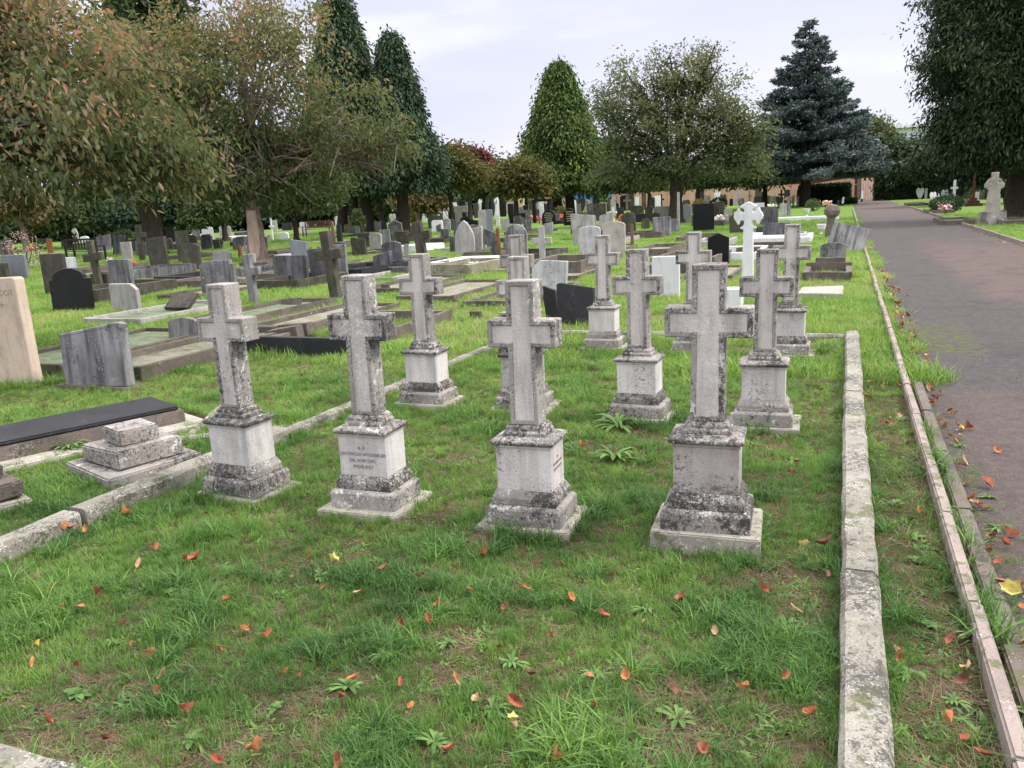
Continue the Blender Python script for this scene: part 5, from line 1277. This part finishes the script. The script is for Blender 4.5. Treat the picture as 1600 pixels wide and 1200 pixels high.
def hedge(px0, px1, D, h, dep, label, n):
    p0 = at(px0, D, 300); p1 = at(px1, D, 300); L_ = math.hypot(p1[0]-p0[0], p1[1]-p0[1])
    return bush('clipped_hedge', ((p0[0]+p1[0])/2, (p0[1]+p1[1])/2, h/2), (L_/2, dep/2, h/2), n, 'hedge', label, 'hedge', True, .22, .13, (.5, .25), rot=math.atan2(p1[1]-p0[1], p1[0]-p0[0]))
hedge(1250, 1327, 84, 1.75, 1.4, 'clipped dark box hedge left of the path end', 6000)
hedge(1368, 1470, 92, 2.1, 1.5, 'long clipped dark hedge right of the gate', 7000)
hedge(1470, 1600, 80, 2.3, 1.5, 'trellised dark hedge behind the graves right of the path', 8000)
hedge(1305, 1337, 80, .45, 1.0, 'very low dark hedge strip near the second bollard', 1500)
def bpx(name, px, yb, wpx, hpx, mat, label, n, D=None, tint=(.5, .2), L=.1, cat='bush'):
    X, Y = G(px, yb); d = math.hypot(X, Y)
    if D: X *= D/d; Y *= D/d; d = D
    k = d/1280; return bush(name, (X, Y, hpx*k*.5), (wpx*k/2, wpx*k/2, hpx*k*.55), n, mat, label, cat, False, L, L*.55, tint)
bpx('clipped_bush', 644, 350, 15, 16, 'lime', 'bright green clipped ball bush before the brick wall', 1500, None, (.2, .15), .12)
bpx('clipped_bush', 677, 345, 14, 11, 'lime', 'second flatter clipped green bush before the brick wall', 1200, None, (.25, .15), .12)
bpx('yellow_bush', 171, 372, 17, 18, 'lime', 'bright yellow-green bush under the dark trees at left', 1500, 60, (.7, .2), .14)
bpx('clipped_bush', 197, 386, 30, 24, 'hedge', 'clipped olive-green bush beside the tall brown cross', 2500, None, (.9, .15), .1)
bpx('rose_bush', 42, 420, 44, 48, 'rose', 'thin pale-blossomed rose bush above the blue-grey headstone', 700, None, (.6, .25), .07)
bpx('shrub', 561, 362, 18, 34, 'dull', 'leafy shrub left of the conifer trunks', 1200, 56, (.6, .2), .2)
bpx('shrub', 1093, 322, 22, 22, 'gold', 'spiky yellow-green shrub behind the large plain black headstone', 800, 60, (.1, .15), .2)
bpx('shrub', 1122, 318, 26, 18, 'hedge', 'dark round shrub against the orange fence', 900, 75, (.6, .2), .16)
bpx('shrub', 1478, 330, 42, 20, 'hedge', 'wide low leafy shrub among graves right of the path', 2600, None, (.7, .2), .1)
bpx('shrub', 1503, 318, 26, 30, 'dull', 'taller green rose shrub behind the wide low one', 1200, None, (.4, .2), .12)
bpx('shrub', 1540, 312, 30, 28, 'cedar', 'dark shrub left of the celtic cross', 1200, None, (.5, .2), .12)
bpx('shrub', 912, 345, 14, 12, 'olivegold', 'yellowing shrub between the arch and the gilt-lined stone', 500, 60, (.6, .2), .14)
bpx('shrub', 876, 332, 22, 20, 'olivegold', 'yellowish leafy shrub above the gilt-lined black stones', 800, 64, (.6, .2), .16)
bpx('shrub', 1270, 330, 20, 16, 'dull', 'small plant on the flower bed behind the marble kerb', 500, None, (.5, .2), .12)
bpx('shrub', 66, 390, 22, 12, 'weed', 'green leafy flower bed beside the reddish brown block', 700, None, (.4, .2), .09)
# ================================================================ grass, weeds, fallen leaves
def grass_tuft(name, n, h, spread, w, bend, mat, flat=0.0, seg=3):
    V = []; F = []; k = 0
    for i in range(n):
        a = rng.uniform(0, 2*np.pi); r0 = spread*math.sqrt(rng.random()); b = np.array([r0*math.cos(a), r0*math.sin(a), -.004])
        az = rng.uniform(0, 2*np.pi); hh = h*rng.uniform(.45, 1.15); bd = bend*rng.uniform(.3, 1.6); ww = w*rng.uniform(.6, 1.25)
        d = np.array([math.cos(az), math.sin(az), 0]); s_ = np.array([-d[1], d[0], 0])
        for j in range(seg+1):
            t_ = j/seg; up = hh*(t_-.45*bd*t_*t_)*(1-flat); out = hh*bd*t_*t_*.8+flat*hh*t_
            c = b+d*out+np.array([0, 0, max(up, .002 if j else 0)])
            q = ww*(1-t_)**.7*.5
            if j < seg: V += [c-s_*q, c+s_*q]
            else: V.append(c)
        for j in range(seg-1):
            o = k+2*j; F.append((o, o+1, o+3, o+2))
        o = k+2*(seg-1); F.append((o, o+1, o+2, o+2))
        k += 2*seg+1
    me = bpy.data.meshes.new(name)
    me.from_pydata([tuple(v) for v in V], [], [f if f[2] != f[3] else f[:3] for f in F])
    me.materials.append(mat)
    return bpy.data.objects.new(name, me)
def inst_mat(name, cols, transl=.35, rough=.55, tipmix=True):
    m = bpy.data.materials.new(name); t = NT(m)
    at_ = t.n('ShaderNodeAttribute', attribute_name='gtint', attribute_type='INSTANCER').outputs['Fac']
    isl = t.n('ShaderNodeNewGeometry').outputs['Random Per Island']
    f = t.math('ADD', at_, t.mr(isl, 0, 1, -.16, .16))
    cr = t.n('ShaderNodeValToRGB', {'Fac': f}); el = cr.color_ramp.elements
    while len(el) < len(cols): el.new(.5)
    for e, (p, c) in zip(el, cols): e.position = p; e.color = (*c, 1)
    col = cr.outputs[0]
    b = t.n('ShaderNodeBsdfPrincipled', {'Base Color': col, 'Roughness': rough, 'Specular IOR Level': .3})
    tr = t.n('ShaderNodeBsdfTranslucent', {'Color': t.mix(1.0, col, (1.2, 1.15, .6), 'MULTIPLY')})
    mx = t.n('ShaderNodeMixShader', {0: transl, 1: b.outputs[0], 2: tr.outputs[0]})
    t.n('ShaderNodeOutputMaterial', {'Surface': mx.outputs[0]}); return m
GM = inst_mat('grass_blades', [(0, (.04, .095, .028)), (.3, (.092, .20, .048)), (.6, (.19, .33, .07)), (.85, (.31, .44, .12)), (1, (.42, .43, .19))])
DM = inst_mat('dry_thatch', [(0, (.10, .065, .04)), (.5, (.23, .17, .10)), (1, (.38, .30, .19))], .15)
SRC = bpy.data.collections.new('grass_sources')
src = []
def reg(o): SRC.objects.link(o); src.append(o)
for i in range(4): reg(grass_tuft('aa_tuft_%d' % i, 22, .062, .030, .0030, .55, GM))                 # 0-3 short
for i in range(3): reg(grass_tuft('ab_tuft_%d' % i, (26, 14, 20)[i], (.105, .12, .09)[i], .035, (.0030, .0062, .0045)[i], .95, GM))                 # 4-6 long
for i in range(3): reg(grass_tuft('ac_tuft_%d' % i, 26, .085, .05, .0020, 1.0, DM, flat=.75))        # 7-9 dry thatch
for i in range(2): reg(grass_tuft('ad_tuft_%d' % i, 12, .038, .04, .016, .7, GM, flat=.35))          # 10-11 small broad weeds
for i in range(3): reg(grass_tuft('ae_tuft_%d' % i, 30, .10, .13, .0085, .55, GM, seg=2))             # 12-14 coarse for far grass
def vnoise(x, y, s, seed):
    """smooth value noise"""
    x = x*s+seed*17.3; y = y*s-seed*9.1; xi = np.floor(x); yi = np.floor(y); fx = x-xi; fy = y-yi
    fx = fx*fx*(3-2*fx); fy = fy*fy*(3-2*fy)
    def h(a, b):
        v = np.sin(a*127.1+b*311.7+seed*74.7)*43758.5453; return v-np.floor(v)
    return (h(xi, yi)*(1-fx)+h(xi+1, yi)*fx)*(1-fy)+(h(xi, yi+1)*(1-fx)+h(xi+1, yi+1)*fx)*fy
def fbm(x, y, s, seed): return vnoise(x, y, s, seed)*.5+vnoise(x, y, s*2.1, seed+1)*.3+vnoise(x, y, s*4.3, seed+2)*.2
def blocked(x, y):
    b = (x > PX0+.04+.20*(vnoise(x, y, 3.0, 5)-.3)+.09*np.clip((6.5-y)/2, 0, 1)) & (x < 3.9)
    for cx, cy, hx, hy, rot in FOOT:
        m_ = (np.abs(x-cx) < hx+hy) & (np.abs(y-cy) < hx+hy)
        if not m_.any(): continue
        c, s_ = math.cos(-rot), math.sin(-rot)
        dx = x[m_]-cx; dy = y[m_]-cy; u_ = dx*c-dy*s_; w_ = dx*s_+dy*c
        b[np.where(m_)[0][(np.abs(u_) < hx) & (np.abs(w_) < hy)]] = True
    return b
P_ = []; I_ = []; S_c = []; T_ = []
def scatter(n, y0, y1, xl, xr, fn):
    """n points with x limits linear in y: xl, xr = (at y0, at y1)"""
    y = rng.uniform(0, 1, n); y = y0+(y1-y0)*y
    f_ = (y-y0)/(y1-y0); x = rng.uniform(0, 1, n); x = (xl[0]+(xl[1]-xl[0])*f_)*(1-x)+(xr[0]+(xr[1]-xr[0])*f_)*x
    k = ~blocked(x, y); x, y = x[k], y[k]
    fn(x, y)
def put(x, y, idx, sc, tn, z=0.0):
    P_.append(np.stack([x, y, np.zeros_like(x)+z], 1)); I_.append(idx.astype(np.int32)); S_c.append(sc); T_.append(tn)
def tone(x, y):
    base_ = .38+.30*np.clip((y-2.8)/6, 0, 1)                     # the unmown far lawn is a lighter, yellower green
    return base_+(fbm(x, y, .9, 3)-.5)*.62+(fbm(x, y, 4.0, 8)-.5)*.42-.16*np.clip((y-22)/15, 0, 1)+rng.normal(0, .06, len(x))
def bare(x, y):
    b = fbm(x, y, 3.4, 21)-.02+.25*np.clip((3.2-y)/1.8, 0, 1)*0+(fbm(x, y, .8, 33)-.5)*.5
    near_ = np.clip((4.2-y)/1.6, 0, 1)*(x < 0)
    return b-.615+.07*near_                                          # >0 is a worn patch
def lawn_near(x, y):
    n = len(x); u_ = rng.random(n); bv = bare(x, y)
    verge = (x > .2) & (x < .47) & (y < 6.5); vb = (fbm(x, y, 2.6, 55)-.40)
    worn = ((bv > 0) | (verge & (vb > .12)) | ((x > .6) & (x < .9)))
    lush = fbm(x, y, 3.6, 41) > .56
    vsoil = (x > .27+.06*np.sin(y*3)) & (x < .47) & (y < 6.5)
    worn = worn | (vsoil & (u_ < .75))
    keep = (~worn | (rng.random(n) < .62)) & ~(vsoil & (rng.random(n) < .35))
    kind = np.where(worn, np.where(rng.random(n) < .46, 7+rng.integers(0, 3, n), np.where(rng.random(n) < .6, 10+rng.integers(0, 2, n), rng.integers(0, 4, n))),
            np.where(lush & (rng.random(n) < .55), 4+rng.integers(0, 3, n), np.where(rng.random(n) < .17, 7+rng.integers(0, 3, n), np.where(rng.random(n) < .10, 10+rng.integers(0, 2, n), rng.integers(0, 4, n)))))
    sc = rng.uniform(.5, 1.25, n)*np.where(lush, 1.0, .85)*(.62+.6*fbm(x, y, 5.0, 77))*np.where(x > .56, .6, 1)
    # longer untrimmed grass at the foot of the stones
    for cx, cy, hx, hy, rot in FOOT:
        m_ = (np.abs(x-cx) < hx+.10) & (np.abs(y-cy) < hy+.10)
        if hx < 3: sc = np.where(m_, sc*rng.uniform(1.0, 1.45, n), sc)
    tn = tone(x, y)-.10*lush
    put(x[keep], y[keep], kind[keep], sc[keep], tn[keep])
def lawn_far(x, y):
    n = len(x); k = rng.integers(12, 15, n)
    bv = fbm(x, y, .6, 61); keep = (bv < .60) | (rng.random(n) < .35)
    dry = (bv > .56) & (rng.random(n) < .5)
    k = np.where(dry, 7+rng.integers(0, 3, n), k)
    tall = np.where(fbm(x, y, 1.8, 91) > .6, 1.45, 1.0)
    put(x[keep], y[keep], k[keep], (rng.uniform(.5, 1.15, n)*tall*np.where(dry, 2, 1))[keep], (tone(x, y)+.04)[keep])
scatter(33000, .6, 3.2, (-3.2, -6.4), (1.2, .95), lawn_near)
scatter(46000, 3.2, 7.5, (-6.4, -11), (.9, .9), lawn_near)
scatter(36000, 7.5, 13, (-13, -20), (.9, .9), lawn_near)
scatter(42000, 7, 22, (-13, -33), (.75, .75), lawn_far)
scatter(28000, 22, 45, (-34, -62), (.7, .7), lawn_far)
scatter(9000, 12, 45, (3.9, 3.95), (9, 20), lawn_far)
scatter(6000, 6, 20, (3.9, 3.95), (5.5, 11), lawn_far)
# longer fringe of grass where the mower cannot reach: along kerbs and the feet of stones
FR = []
for cx, cy, hx, hy, rot in FOOT:
    if hx > 3 or hy > 3 or math.hypot(cx, cy) > 16 or cx > .4: continue
    per_ = 4*(hx+hy); n_ = int(per_*(75 if math.hypot(cx, cy) < 8 else 35)); 
    s_ = rng.random(n_); side = rng.integers(0, 4, n_); o_ = np.abs(rng.normal(0, .022, n_))+.006
    u_ = np.where(side < 2, (s_*2-1)*hx, np.where(side == 2, hx+o_, -hx-o_)); w_ = np.where(side < 2, np.where(side == 0, hy+o_, -hy-o_), (s_*2-1)*hy)
    FR.append(np.stack([cx+u_*math.cos(rot)-w_*math.sin(rot), cy+u_*math.sin(rot)+w_*math.cos(rot)], 1))
FR = np.concatenate(FR); k_ = ~blocked(FR[:, 0], FR[:, 1]); FR = FR[k_]; FR = FR[fbm(FR[:, 0], FR[:, 1], 5.0, 14) > .38]
n_ = len(FR); put(FR[:, 0], FR[:, 1], np.where(rng.random(n_) < .7, 4+rng.integers(0, 3, n_), 7+rng.integers(0, 3, n_)), rng.uniform(.45, 1.05, n_), tone(FR[:, 0], FR[:, 1])-.08)
P_ = np.concatenate(P_); I_ = np.concatenate(I_); S_c = np.concatenate(S_c); T_ = np.clip(np.concatenate(T_), .02, .98)
me = bpy.data.meshes.new('grass'); me.vertices.add(len(P_)); me.vertices.foreach_set('co', P_.astype(np.float32).ravel())
def attr(nm, ty, arr, key='value'):
    a = me.attributes.new(nm, ty, 'POINT'); a.data.foreach_set(key, arr.ravel())
attr('pick', 'INT', I_.astype(np.int32)); attr('size', 'FLOAT', S_c.astype(np.float32)); attr('gt', 'FLOAT', T_.astype(np.float32))
rot_ = np.stack([rng.normal(0, .12, len(P_)), rng.normal(0, .12, len(P_)), rng.uniform(0, 6.283, len(P_))], 1)
attr('turn', 'FLOAT_VECTOR', rot_.astype(np.float32), 'vector')
go = bpy.data.objects.new('grass', me); COL.objects.link(go)
tag(go, 'green grass with worn strawy patches growing all over the cemetery lawn', 'grass', kind='stuff')
ng = bpy.data.node_groups.new('grass_instances', 'GeometryNodeTree')
ng.interface.new_socket('Geometry', in_out='INPUT', socket_type='NodeSocketGeometry')
ng.interface.new_socket('Geometry', in_out='OUTPUT', socket_type='NodeSocketGeometry')
N = ng.nodes.new; LK = ng.links.new
gi = N('NodeGroupInput'); gout = N('NodeGroupOutput'); ci = N('GeometryNodeCollectionInfo'); iop = N('GeometryNodeInstanceOnPoints')
ci.inputs['Collection'].default_value = SRC; ci.inputs['Separate Children'].default_value = True; ci.inputs['Reset Children'].default_value = True
def na(nm, ty):
    q = N('GeometryNodeInputNamedAttribute'); q.data_type = ty; q.inputs['Name'].default_value = nm; return q.outputs['Attribute']
LK(gi.outputs[0], iop.inputs['Points']); LK(ci.outputs[0], iop.inputs['Instance']); iop.inputs['Pick Instance'].default_value = True
LK(na('pick', 'INT'), iop.inputs['Instance Index'])
e2r = N('FunctionNodeEulerToRotation'); LK(na('turn', 'FLOAT_VECTOR'), e2r.inputs[0]); LK(e2r.outputs[0], iop.inputs['Rotation'])
LK(na('size', 'FLOAT'), iop.inputs['Scale'])
sna = N('GeometryNodeStoreNamedAttribute'); sna.data_type = 'FLOAT'; sna.domain = 'INSTANCE'; sna.inputs['Name'].default_value = 'gtint'
LK(iop.outputs[0], sna.inputs['Geometry']); LK(na('gt', 'FLOAT'), sna.inputs['Value']); LK(sna.outputs[0], gout.inputs[0])
md = go.modifiers.new('grass', 'NODES'); md.node_group = ng

# ---- broad-leaved weeds: each rosette a thing
def rosette(nm, n, L, W):
    V = []; F = []; k = 0
    for i in range(n):
        a = 2*math.pi*i/n*1.618+rng.uniform(-.3, .3); l_ = L*rng.uniform(.35, 1.2); w_ = W*rng.uniform(.7, 1.2); lift = rng.uniform(.1, 1.2)
        d = np.array([math.cos(a), math.sin(a), 0]); s_ = np.array([-d[1], d[0], 0])
        for j, t_ in enumerate((0, .3, .6, .85, 1)):
            q = w_*(.22, .75, 1, .7, .0)[j]*.5; c = d*l_*t_*(1-.2*lift)+np.array([0, 0, l_*lift*(t_-.85*t_*t_)+.006])
            z_ = np.array([0, 0, q*.35]); V += [c-s_*q+z_, c, c+s_*q+z_]
        for j in range(4):
            o = k+3*j; F += [(o, o+1, o+4, o+3), (o+1, o+2, o+5, o+4)]
        k += 15
    me_ = bpy.data.meshes.new(nm); me_.from_pydata([tuple(v) for v in V], [], F)
    a = me_.attributes.new('tint', 'FLOAT', 'FACE'); a.data.foreach_set('value', np.repeat(rng.uniform(.1, 1, n), 8).astype(np.float32))
    me_.materials.append(LEAF['weed']); return me_
RO = [rosette('weed_rosette', 19, .065, .013), rosette('weed_rosette', 24, .055, .009), rosette('weed_rosette', 14, .042, .017), rosette('weed_rosette', 28, .13, .02)]
wpx = [(545, 1078, 0), (600, 1030, 1), (670, 960, 0), (500, 905, 1), (590, 880, 0), (430, 1110, 2), (120, 1090, 2), (680, 1165, 0), (800, 1040, 0), (770, 1115, 1), (440, 935, 1), (870, 1150, 2), (1140, 1050, 1), (1010, 960, 1),
       (560, 1150, 1), (300, 1160, 2), (930, 1060, 1), (1230, 980, 1), (1320, 905, 0), (700, 1010, 1), (180, 1010, 1), (350, 890, 1), (270, 930, 2), (1060, 1130, 0), (960, 720, 3), (965, 668, 3), (1262, 580, 3), (110, 705, 3), (160, 710, 3),
       (1400, 790, 0), (1480, 800, 1), (1430, 880, 1), (1520, 1000, 1), (1490, 1100, 0), (1560, 830, 1), (1545, 780, 0), (1500, 700, 1), (1570, 1110, 0), (1450, 980, 2), (1420, 1060, 1)]
for px, py, k_ in wpx:
    X, Y = G(px, py)
    o = bpy.data.objects.new('weed_rosette', RO[k_]); COL.objects.link(o); o.location = (X, Y, .005); o.rotation_euler = (rnd.uniform(-.1, .1), rnd.uniform(-.1, .1), rnd.uniform(0, 6)); q = rnd.uniform(.8, 1.3)*(1.0 if k_ < 3 else 1.2); o.scale = (q, q, q)
    tag(o, ('large dark-leaved dock plant growing beside a stone' if k_ == 3 else 'flat green weed rosette growing in the short lawn' if px < 1330 else 'flat green weed rosette growing on the verge by the path'), 'weed', ('dock plants beside the stones' if k_ == 3 else 'weed rosettes in the lawn' if px < 1330 else 'weed rosettes on the path verge'))
# ---- fallen leaves: every leaf a thing
def fallen(nm, L, W, lob, mat):
    n = 12; V = [(0, 0, .004)]; cur = rng.uniform(.2, 1.3); tw = rng.uniform(-.6, .6)
    for i in range(n):
        a = 2*math.pi*i/n; rr = 1-lob*(i % 2)
        x = math.cos(a)*L/2*rr; y = math.sin(a)*W/2*rr*(1-.25*math.cos(a))
        V.append((x, y, .008+cur*(abs(y)*1.1+x*x/L*1.2)+tw*x*y/L*3+rng.uniform(0, .004)))
    V += [(-L*.5-L*.35, .004, .004), (-L*.5, .0025, .006), (-L*.5, -.0025, .006)]
    F = [(0, i+1, (i+1) % n+1) for i in range(n)]+[(n+1, n+2, n+3)]
    me_ = bpy.data.meshes.new(nm); me_.from_pydata(V, [], F); me_.materials.append(mat); return me_
LM = [flat_mat('rust_dead_leaf', (.27, .085, .045), .6, .45, 30), flat_mat('orange_dead_leaf', (.38, .15, .06), .6, .45, 30), flat_mat('tan_dead_leaf', (.38, .24, .14), .65, .4, 30), flat_mat('brown_dead_leaf', (.17, .075, .045), .65, .35, 30), flat_mat('yellow_dead_leaf', (.62, .48, .08), .6, .3, 30)]
FL = [[fallen('fallen_leaf', rng.uniform(.045, .075), rng.uniform(.026, .042), rng.choice([0, 0, .12]), m_) for _ in range(7)] for m_ in LM]
MAPLE = fallen('fallen_leaf', .07, .065, .24, flat_mat('yellow_lobed_leaf', (.50, .42, .13), .6, .4, 40))
def leaf_at(x, y, c, lab, grp, s_=1.0, z=.035, me_=None):
    o = bpy.data.objects.new('fallen_leaf', me_ or rnd.choice(FL[c])); COL.objects.link(o)
    o.location = (x, y, z); o.rotation_euler = (rnd.uniform(-.9, .9), rnd.uniform(-.9, .9), rnd.uniform(0, 6.28)); o.scale = (s_, s_*rnd.uniform(.6, 1.2), s_)
    tag(o, lab, 'leaf', grp)
lpx = [(585, 890, 0), (602, 893, 0), (508, 922, 0), (672, 970, 0), (634, 975, 0), (790, 948, 0), (785, 1015, 0), (940, 963, 0), (920, 1060, 1), (868, 1000, 0), (245, 1083, 3), (258, 1055, 2), (293, 1118, 0), (445, 1055, 1), (470, 1062, 0),
       (528, 1096, 0), (555, 1065, 1), (632, 1070, 0), (712, 1063, 1), (748, 1100, 2), (805, 1098, 0), (980, 1060, 1), (125, 1045, 0), (48, 1040, 1), (62, 1012, 4), (80, 925, 1), (100, 952, 1), (123, 953, 1), (190, 980, 0), (205, 1012, 1),
       (240, 1025, 0), (380, 985, 1), (395, 982, 1), (308, 877, 0), (288, 877, 0), (215, 882, 2), (455, 905, 2), (418, 1000, 0), (1190, 922, 0), (1240, 958, 2), (1160, 1082, 1), (1040, 885, 3), (1290, 900, 3), (860, 1195, 1), (1100, 1175, 0),
       (405, 1178, 1), (540, 1195, 0), (800, 1140, 2), (1010, 975, 2), (690, 945, 0), (735, 930, 1), (655, 905, 0), (822, 920, 1), (1165, 650, 0), (1170, 663, 1), (1115, 690, 1), (1130, 810, 1), (905, 700, 1), (1235, 740, 1), (1245, 725, 0),
       (1262, 623, 1), (1280, 612, 1), (1300, 578, 0), (1302, 488, 0), (1380, 603, 1), (1355, 625, 1), (1350, 575, 4), (1010, 605, 0), (240, 860, 0), (60, 905, 2), (150, 930, 0), (340, 1020, 0), (360, 940, 1), (480, 870, 0), (560, 930, 2),
       (1070, 940, 0), (890, 935, 1), (760, 870, 0), (960, 900, 0), (1120, 990, 2), (1220, 1060, 0), (1270, 1120, 1), (70, 1130, 0), (160, 1160, 3), (340, 1190, 0), (640, 1110, 1), (935, 1110, 0), (1050, 1080, 3), (700, 1180, 0), (830, 1060, 3)]
for px, py, c in lpx:
    X, Y = G(px, py, .03)
    leaf_at(X, Y, c, ('rust-red', 'orange', 'pale tan', 'dark brown', 'yellow')[c]+' fallen leaf curled on the grass inside the plot', ('rust-red', 'orange', 'pale tan', 'dark brown', 'yellow')[c]+' leaves on the plot grass', rnd.uniform(.55, .95), .036)
for px, py in ((95, 828), (103, 832), (72, 840), (137, 828), (190, 805), (205, 806), (112, 826)):
    X, Y = G(px, py, .03); leaf_at(X, Y, 1, 'orange fallen leaf lying at the foot of the left kerb', 'orange leaves at the left kerb', .9, .04)
X, Y = G(33, 850, .03); leaf_at(X, Y, 4, 'pale yellow lobed leaf below the left kerb, alone', None, .8, .05, MAPLE)
X, Y = G(518, 885, .03); leaf_at(X, Y, 4, 'yellow and orange leaf standing upright in the grass before the second cross', None, .9, .05, MAPLE)
X, Y = G(1290, 860, .03); leaf_at(X, Y, 3, 'large brown curled leaf touching the inner side of the long kerb', None, 1.1, .05)
X, Y = G(1580, 925, .03); leaf_at(X, Y, 4, 'big bright yellow lobed leaf at the path edge', None, 1.2, .03, MAPLE)
X, Y = G(1255, 862, .03); leaf_at(X, Y, 4, 'yellow-green lobed leaf right of the nearest cross slab', None, .8, .05, MAPLE)
X, Y = G(800, 1138, .03); leaf_at(X, Y, 2, 'pale straw-coloured lobed leaf near the bottom edge', None, .6, .05, MAPLE)
nm_ = ('rust-red', 'orange', 'pale tan', 'dark brown', 'yellow')
for i in range(132):
    y = 2.4+14*rng.random()**1.5; x = .62+abs(rng.normal(0, .085)); c = int(rng.choice(5, p=[.3, .27, .2, .18, .05]))
    leaf_at(x, y, c, nm_[c]+' fallen leaf in the litter along the path edge', nm_[c]+' leaves along the path edge', rnd.uniform(.7, 1.35), .02)
for i in range(34):
    y = 1.5+6*rng.random(); x = rng.uniform(.2, .46); c = int(rng.choice(4, p=[.3, .3, .2, .2]))
    leaf_at(x, y, c, nm_[c]+' fallen leaf on the verge between kerb and path edging', nm_[c]+' leaves on the verge', rnd.uniform(.5, .9), .035)
for i in range(22):
    y = 14+22*rng.random(); x = 3.8-abs(rng.normal(0, .08))
    leaf_at(x, y, 2, 'pale tan fallen leaf along the far side of the path', 'tan leaves on the far side of the path', 1.6, .02)
for i in range(14):
    y = 3.5+10*rng.random(); x = rng.uniform(.9, 3.2)
    leaf_at(x, y, 2, 'small pale tan leaf scrap lying on the asphalt', 'leaf scraps on the asphalt', .5, .014)
# ---- lush strap-leaved clump near the last crosses and straw tuft
# ================================================================ light
w = bpy.data.worlds.new('World'); scene.world = w; w.use_nodes = True; nt = w.node_tree; nt.nodes.clear()
class WN(NT):
    def __init__(s, tree): s.t = tree
t = WN(nt)
SUN_EL, SUN_AZ = rad(48), rad(75)     # azimuth measured from +Y towards +X
sky = t.n('ShaderNodeTexSky', sky_type='NISHITA'); sky.sun_disc = False; sky.sun_elevation = SUN_EL; sky.sun_rotation = SUN_AZ; sky.air_density = 1.2; sky.dust_density = 2.5
tc = t.n('ShaderNodeTexCoord').outputs['Generated']
mp = t.n('ShaderNodeMapping', {'Vector': tc, 'Scale': (1.0, 1.0, 5.0)}).outputs[0]
n1 = t.noise(mp, 1.3, 5, .5)
n2 = t.noise(mp, 2.6, 4, .5)
sz = t.n('ShaderNodeSeparateXYZ', {0: tc}).outputs['Z']
K = 6.1   # cloud radiance in units of the sky texture (the background strength brings it down)
a_ = tuple(x*K for x in (.74, .735, .875)); b_ = tuple(x*K for x in (.61, .635, .855)); c_ = tuple(x*K for x in (.90, .89, .94))
cl = t.mix(t.mr(n1, .38, .62), b_, a_)
cl = t.mix(t.mr(n2, .54, .70, 0, .8), cl, c_)
cl = t.mix(t.mr(sz, .02, .10, .55, 0), cl, tuple(x*K for x in (.80, .79, .93)))
cl = t.mix(t.mr(sz, .25, .8, 0, 1), cl, tuple(x*K*2.6 for x in (.95, .93, .97)))   # an overcast sky is brighter overhead
m3 = t.mix(.9, sky.outputs[0], cl)
bg = t.n('ShaderNodeBackground', {'Color': m3, 'Strength': .125})
t.n('ShaderNodeOutputWorld', {'Surface': bg.outputs[0]})
sd = bpy.data.lights.new('sun', 'SUN'); sd.energy = 2.0; sd.angle = rad(12); sd.color = (1.0, .95, .88)
so = bpy.data.objects.new('sun', sd); COL.objects.link(so)
dv = Vector((math.sin(SUN_AZ)*math.cos(SUN_EL), math.cos(SUN_AZ)*math.cos(SUN_EL), math.sin(SUN_EL)))
so.rotation_euler = (-dv).to_track_quat('-Z', 'Y').to_euler()
vs = scene.view_settings
vs.view_transform = 'Standard'; vs.look = 'None'; vs.exposure = .74; vs.gamma = 1.0
scene.cycles.max_bounces = 6; scene.cycles.transparent_max_bounces = 4; scene.cycles.diffuse_bounces = 3
scene.cycles.use_adaptive_sampling = True; scene.cycles.adaptive_threshold = .02
scene.cycles.use_denoising = True
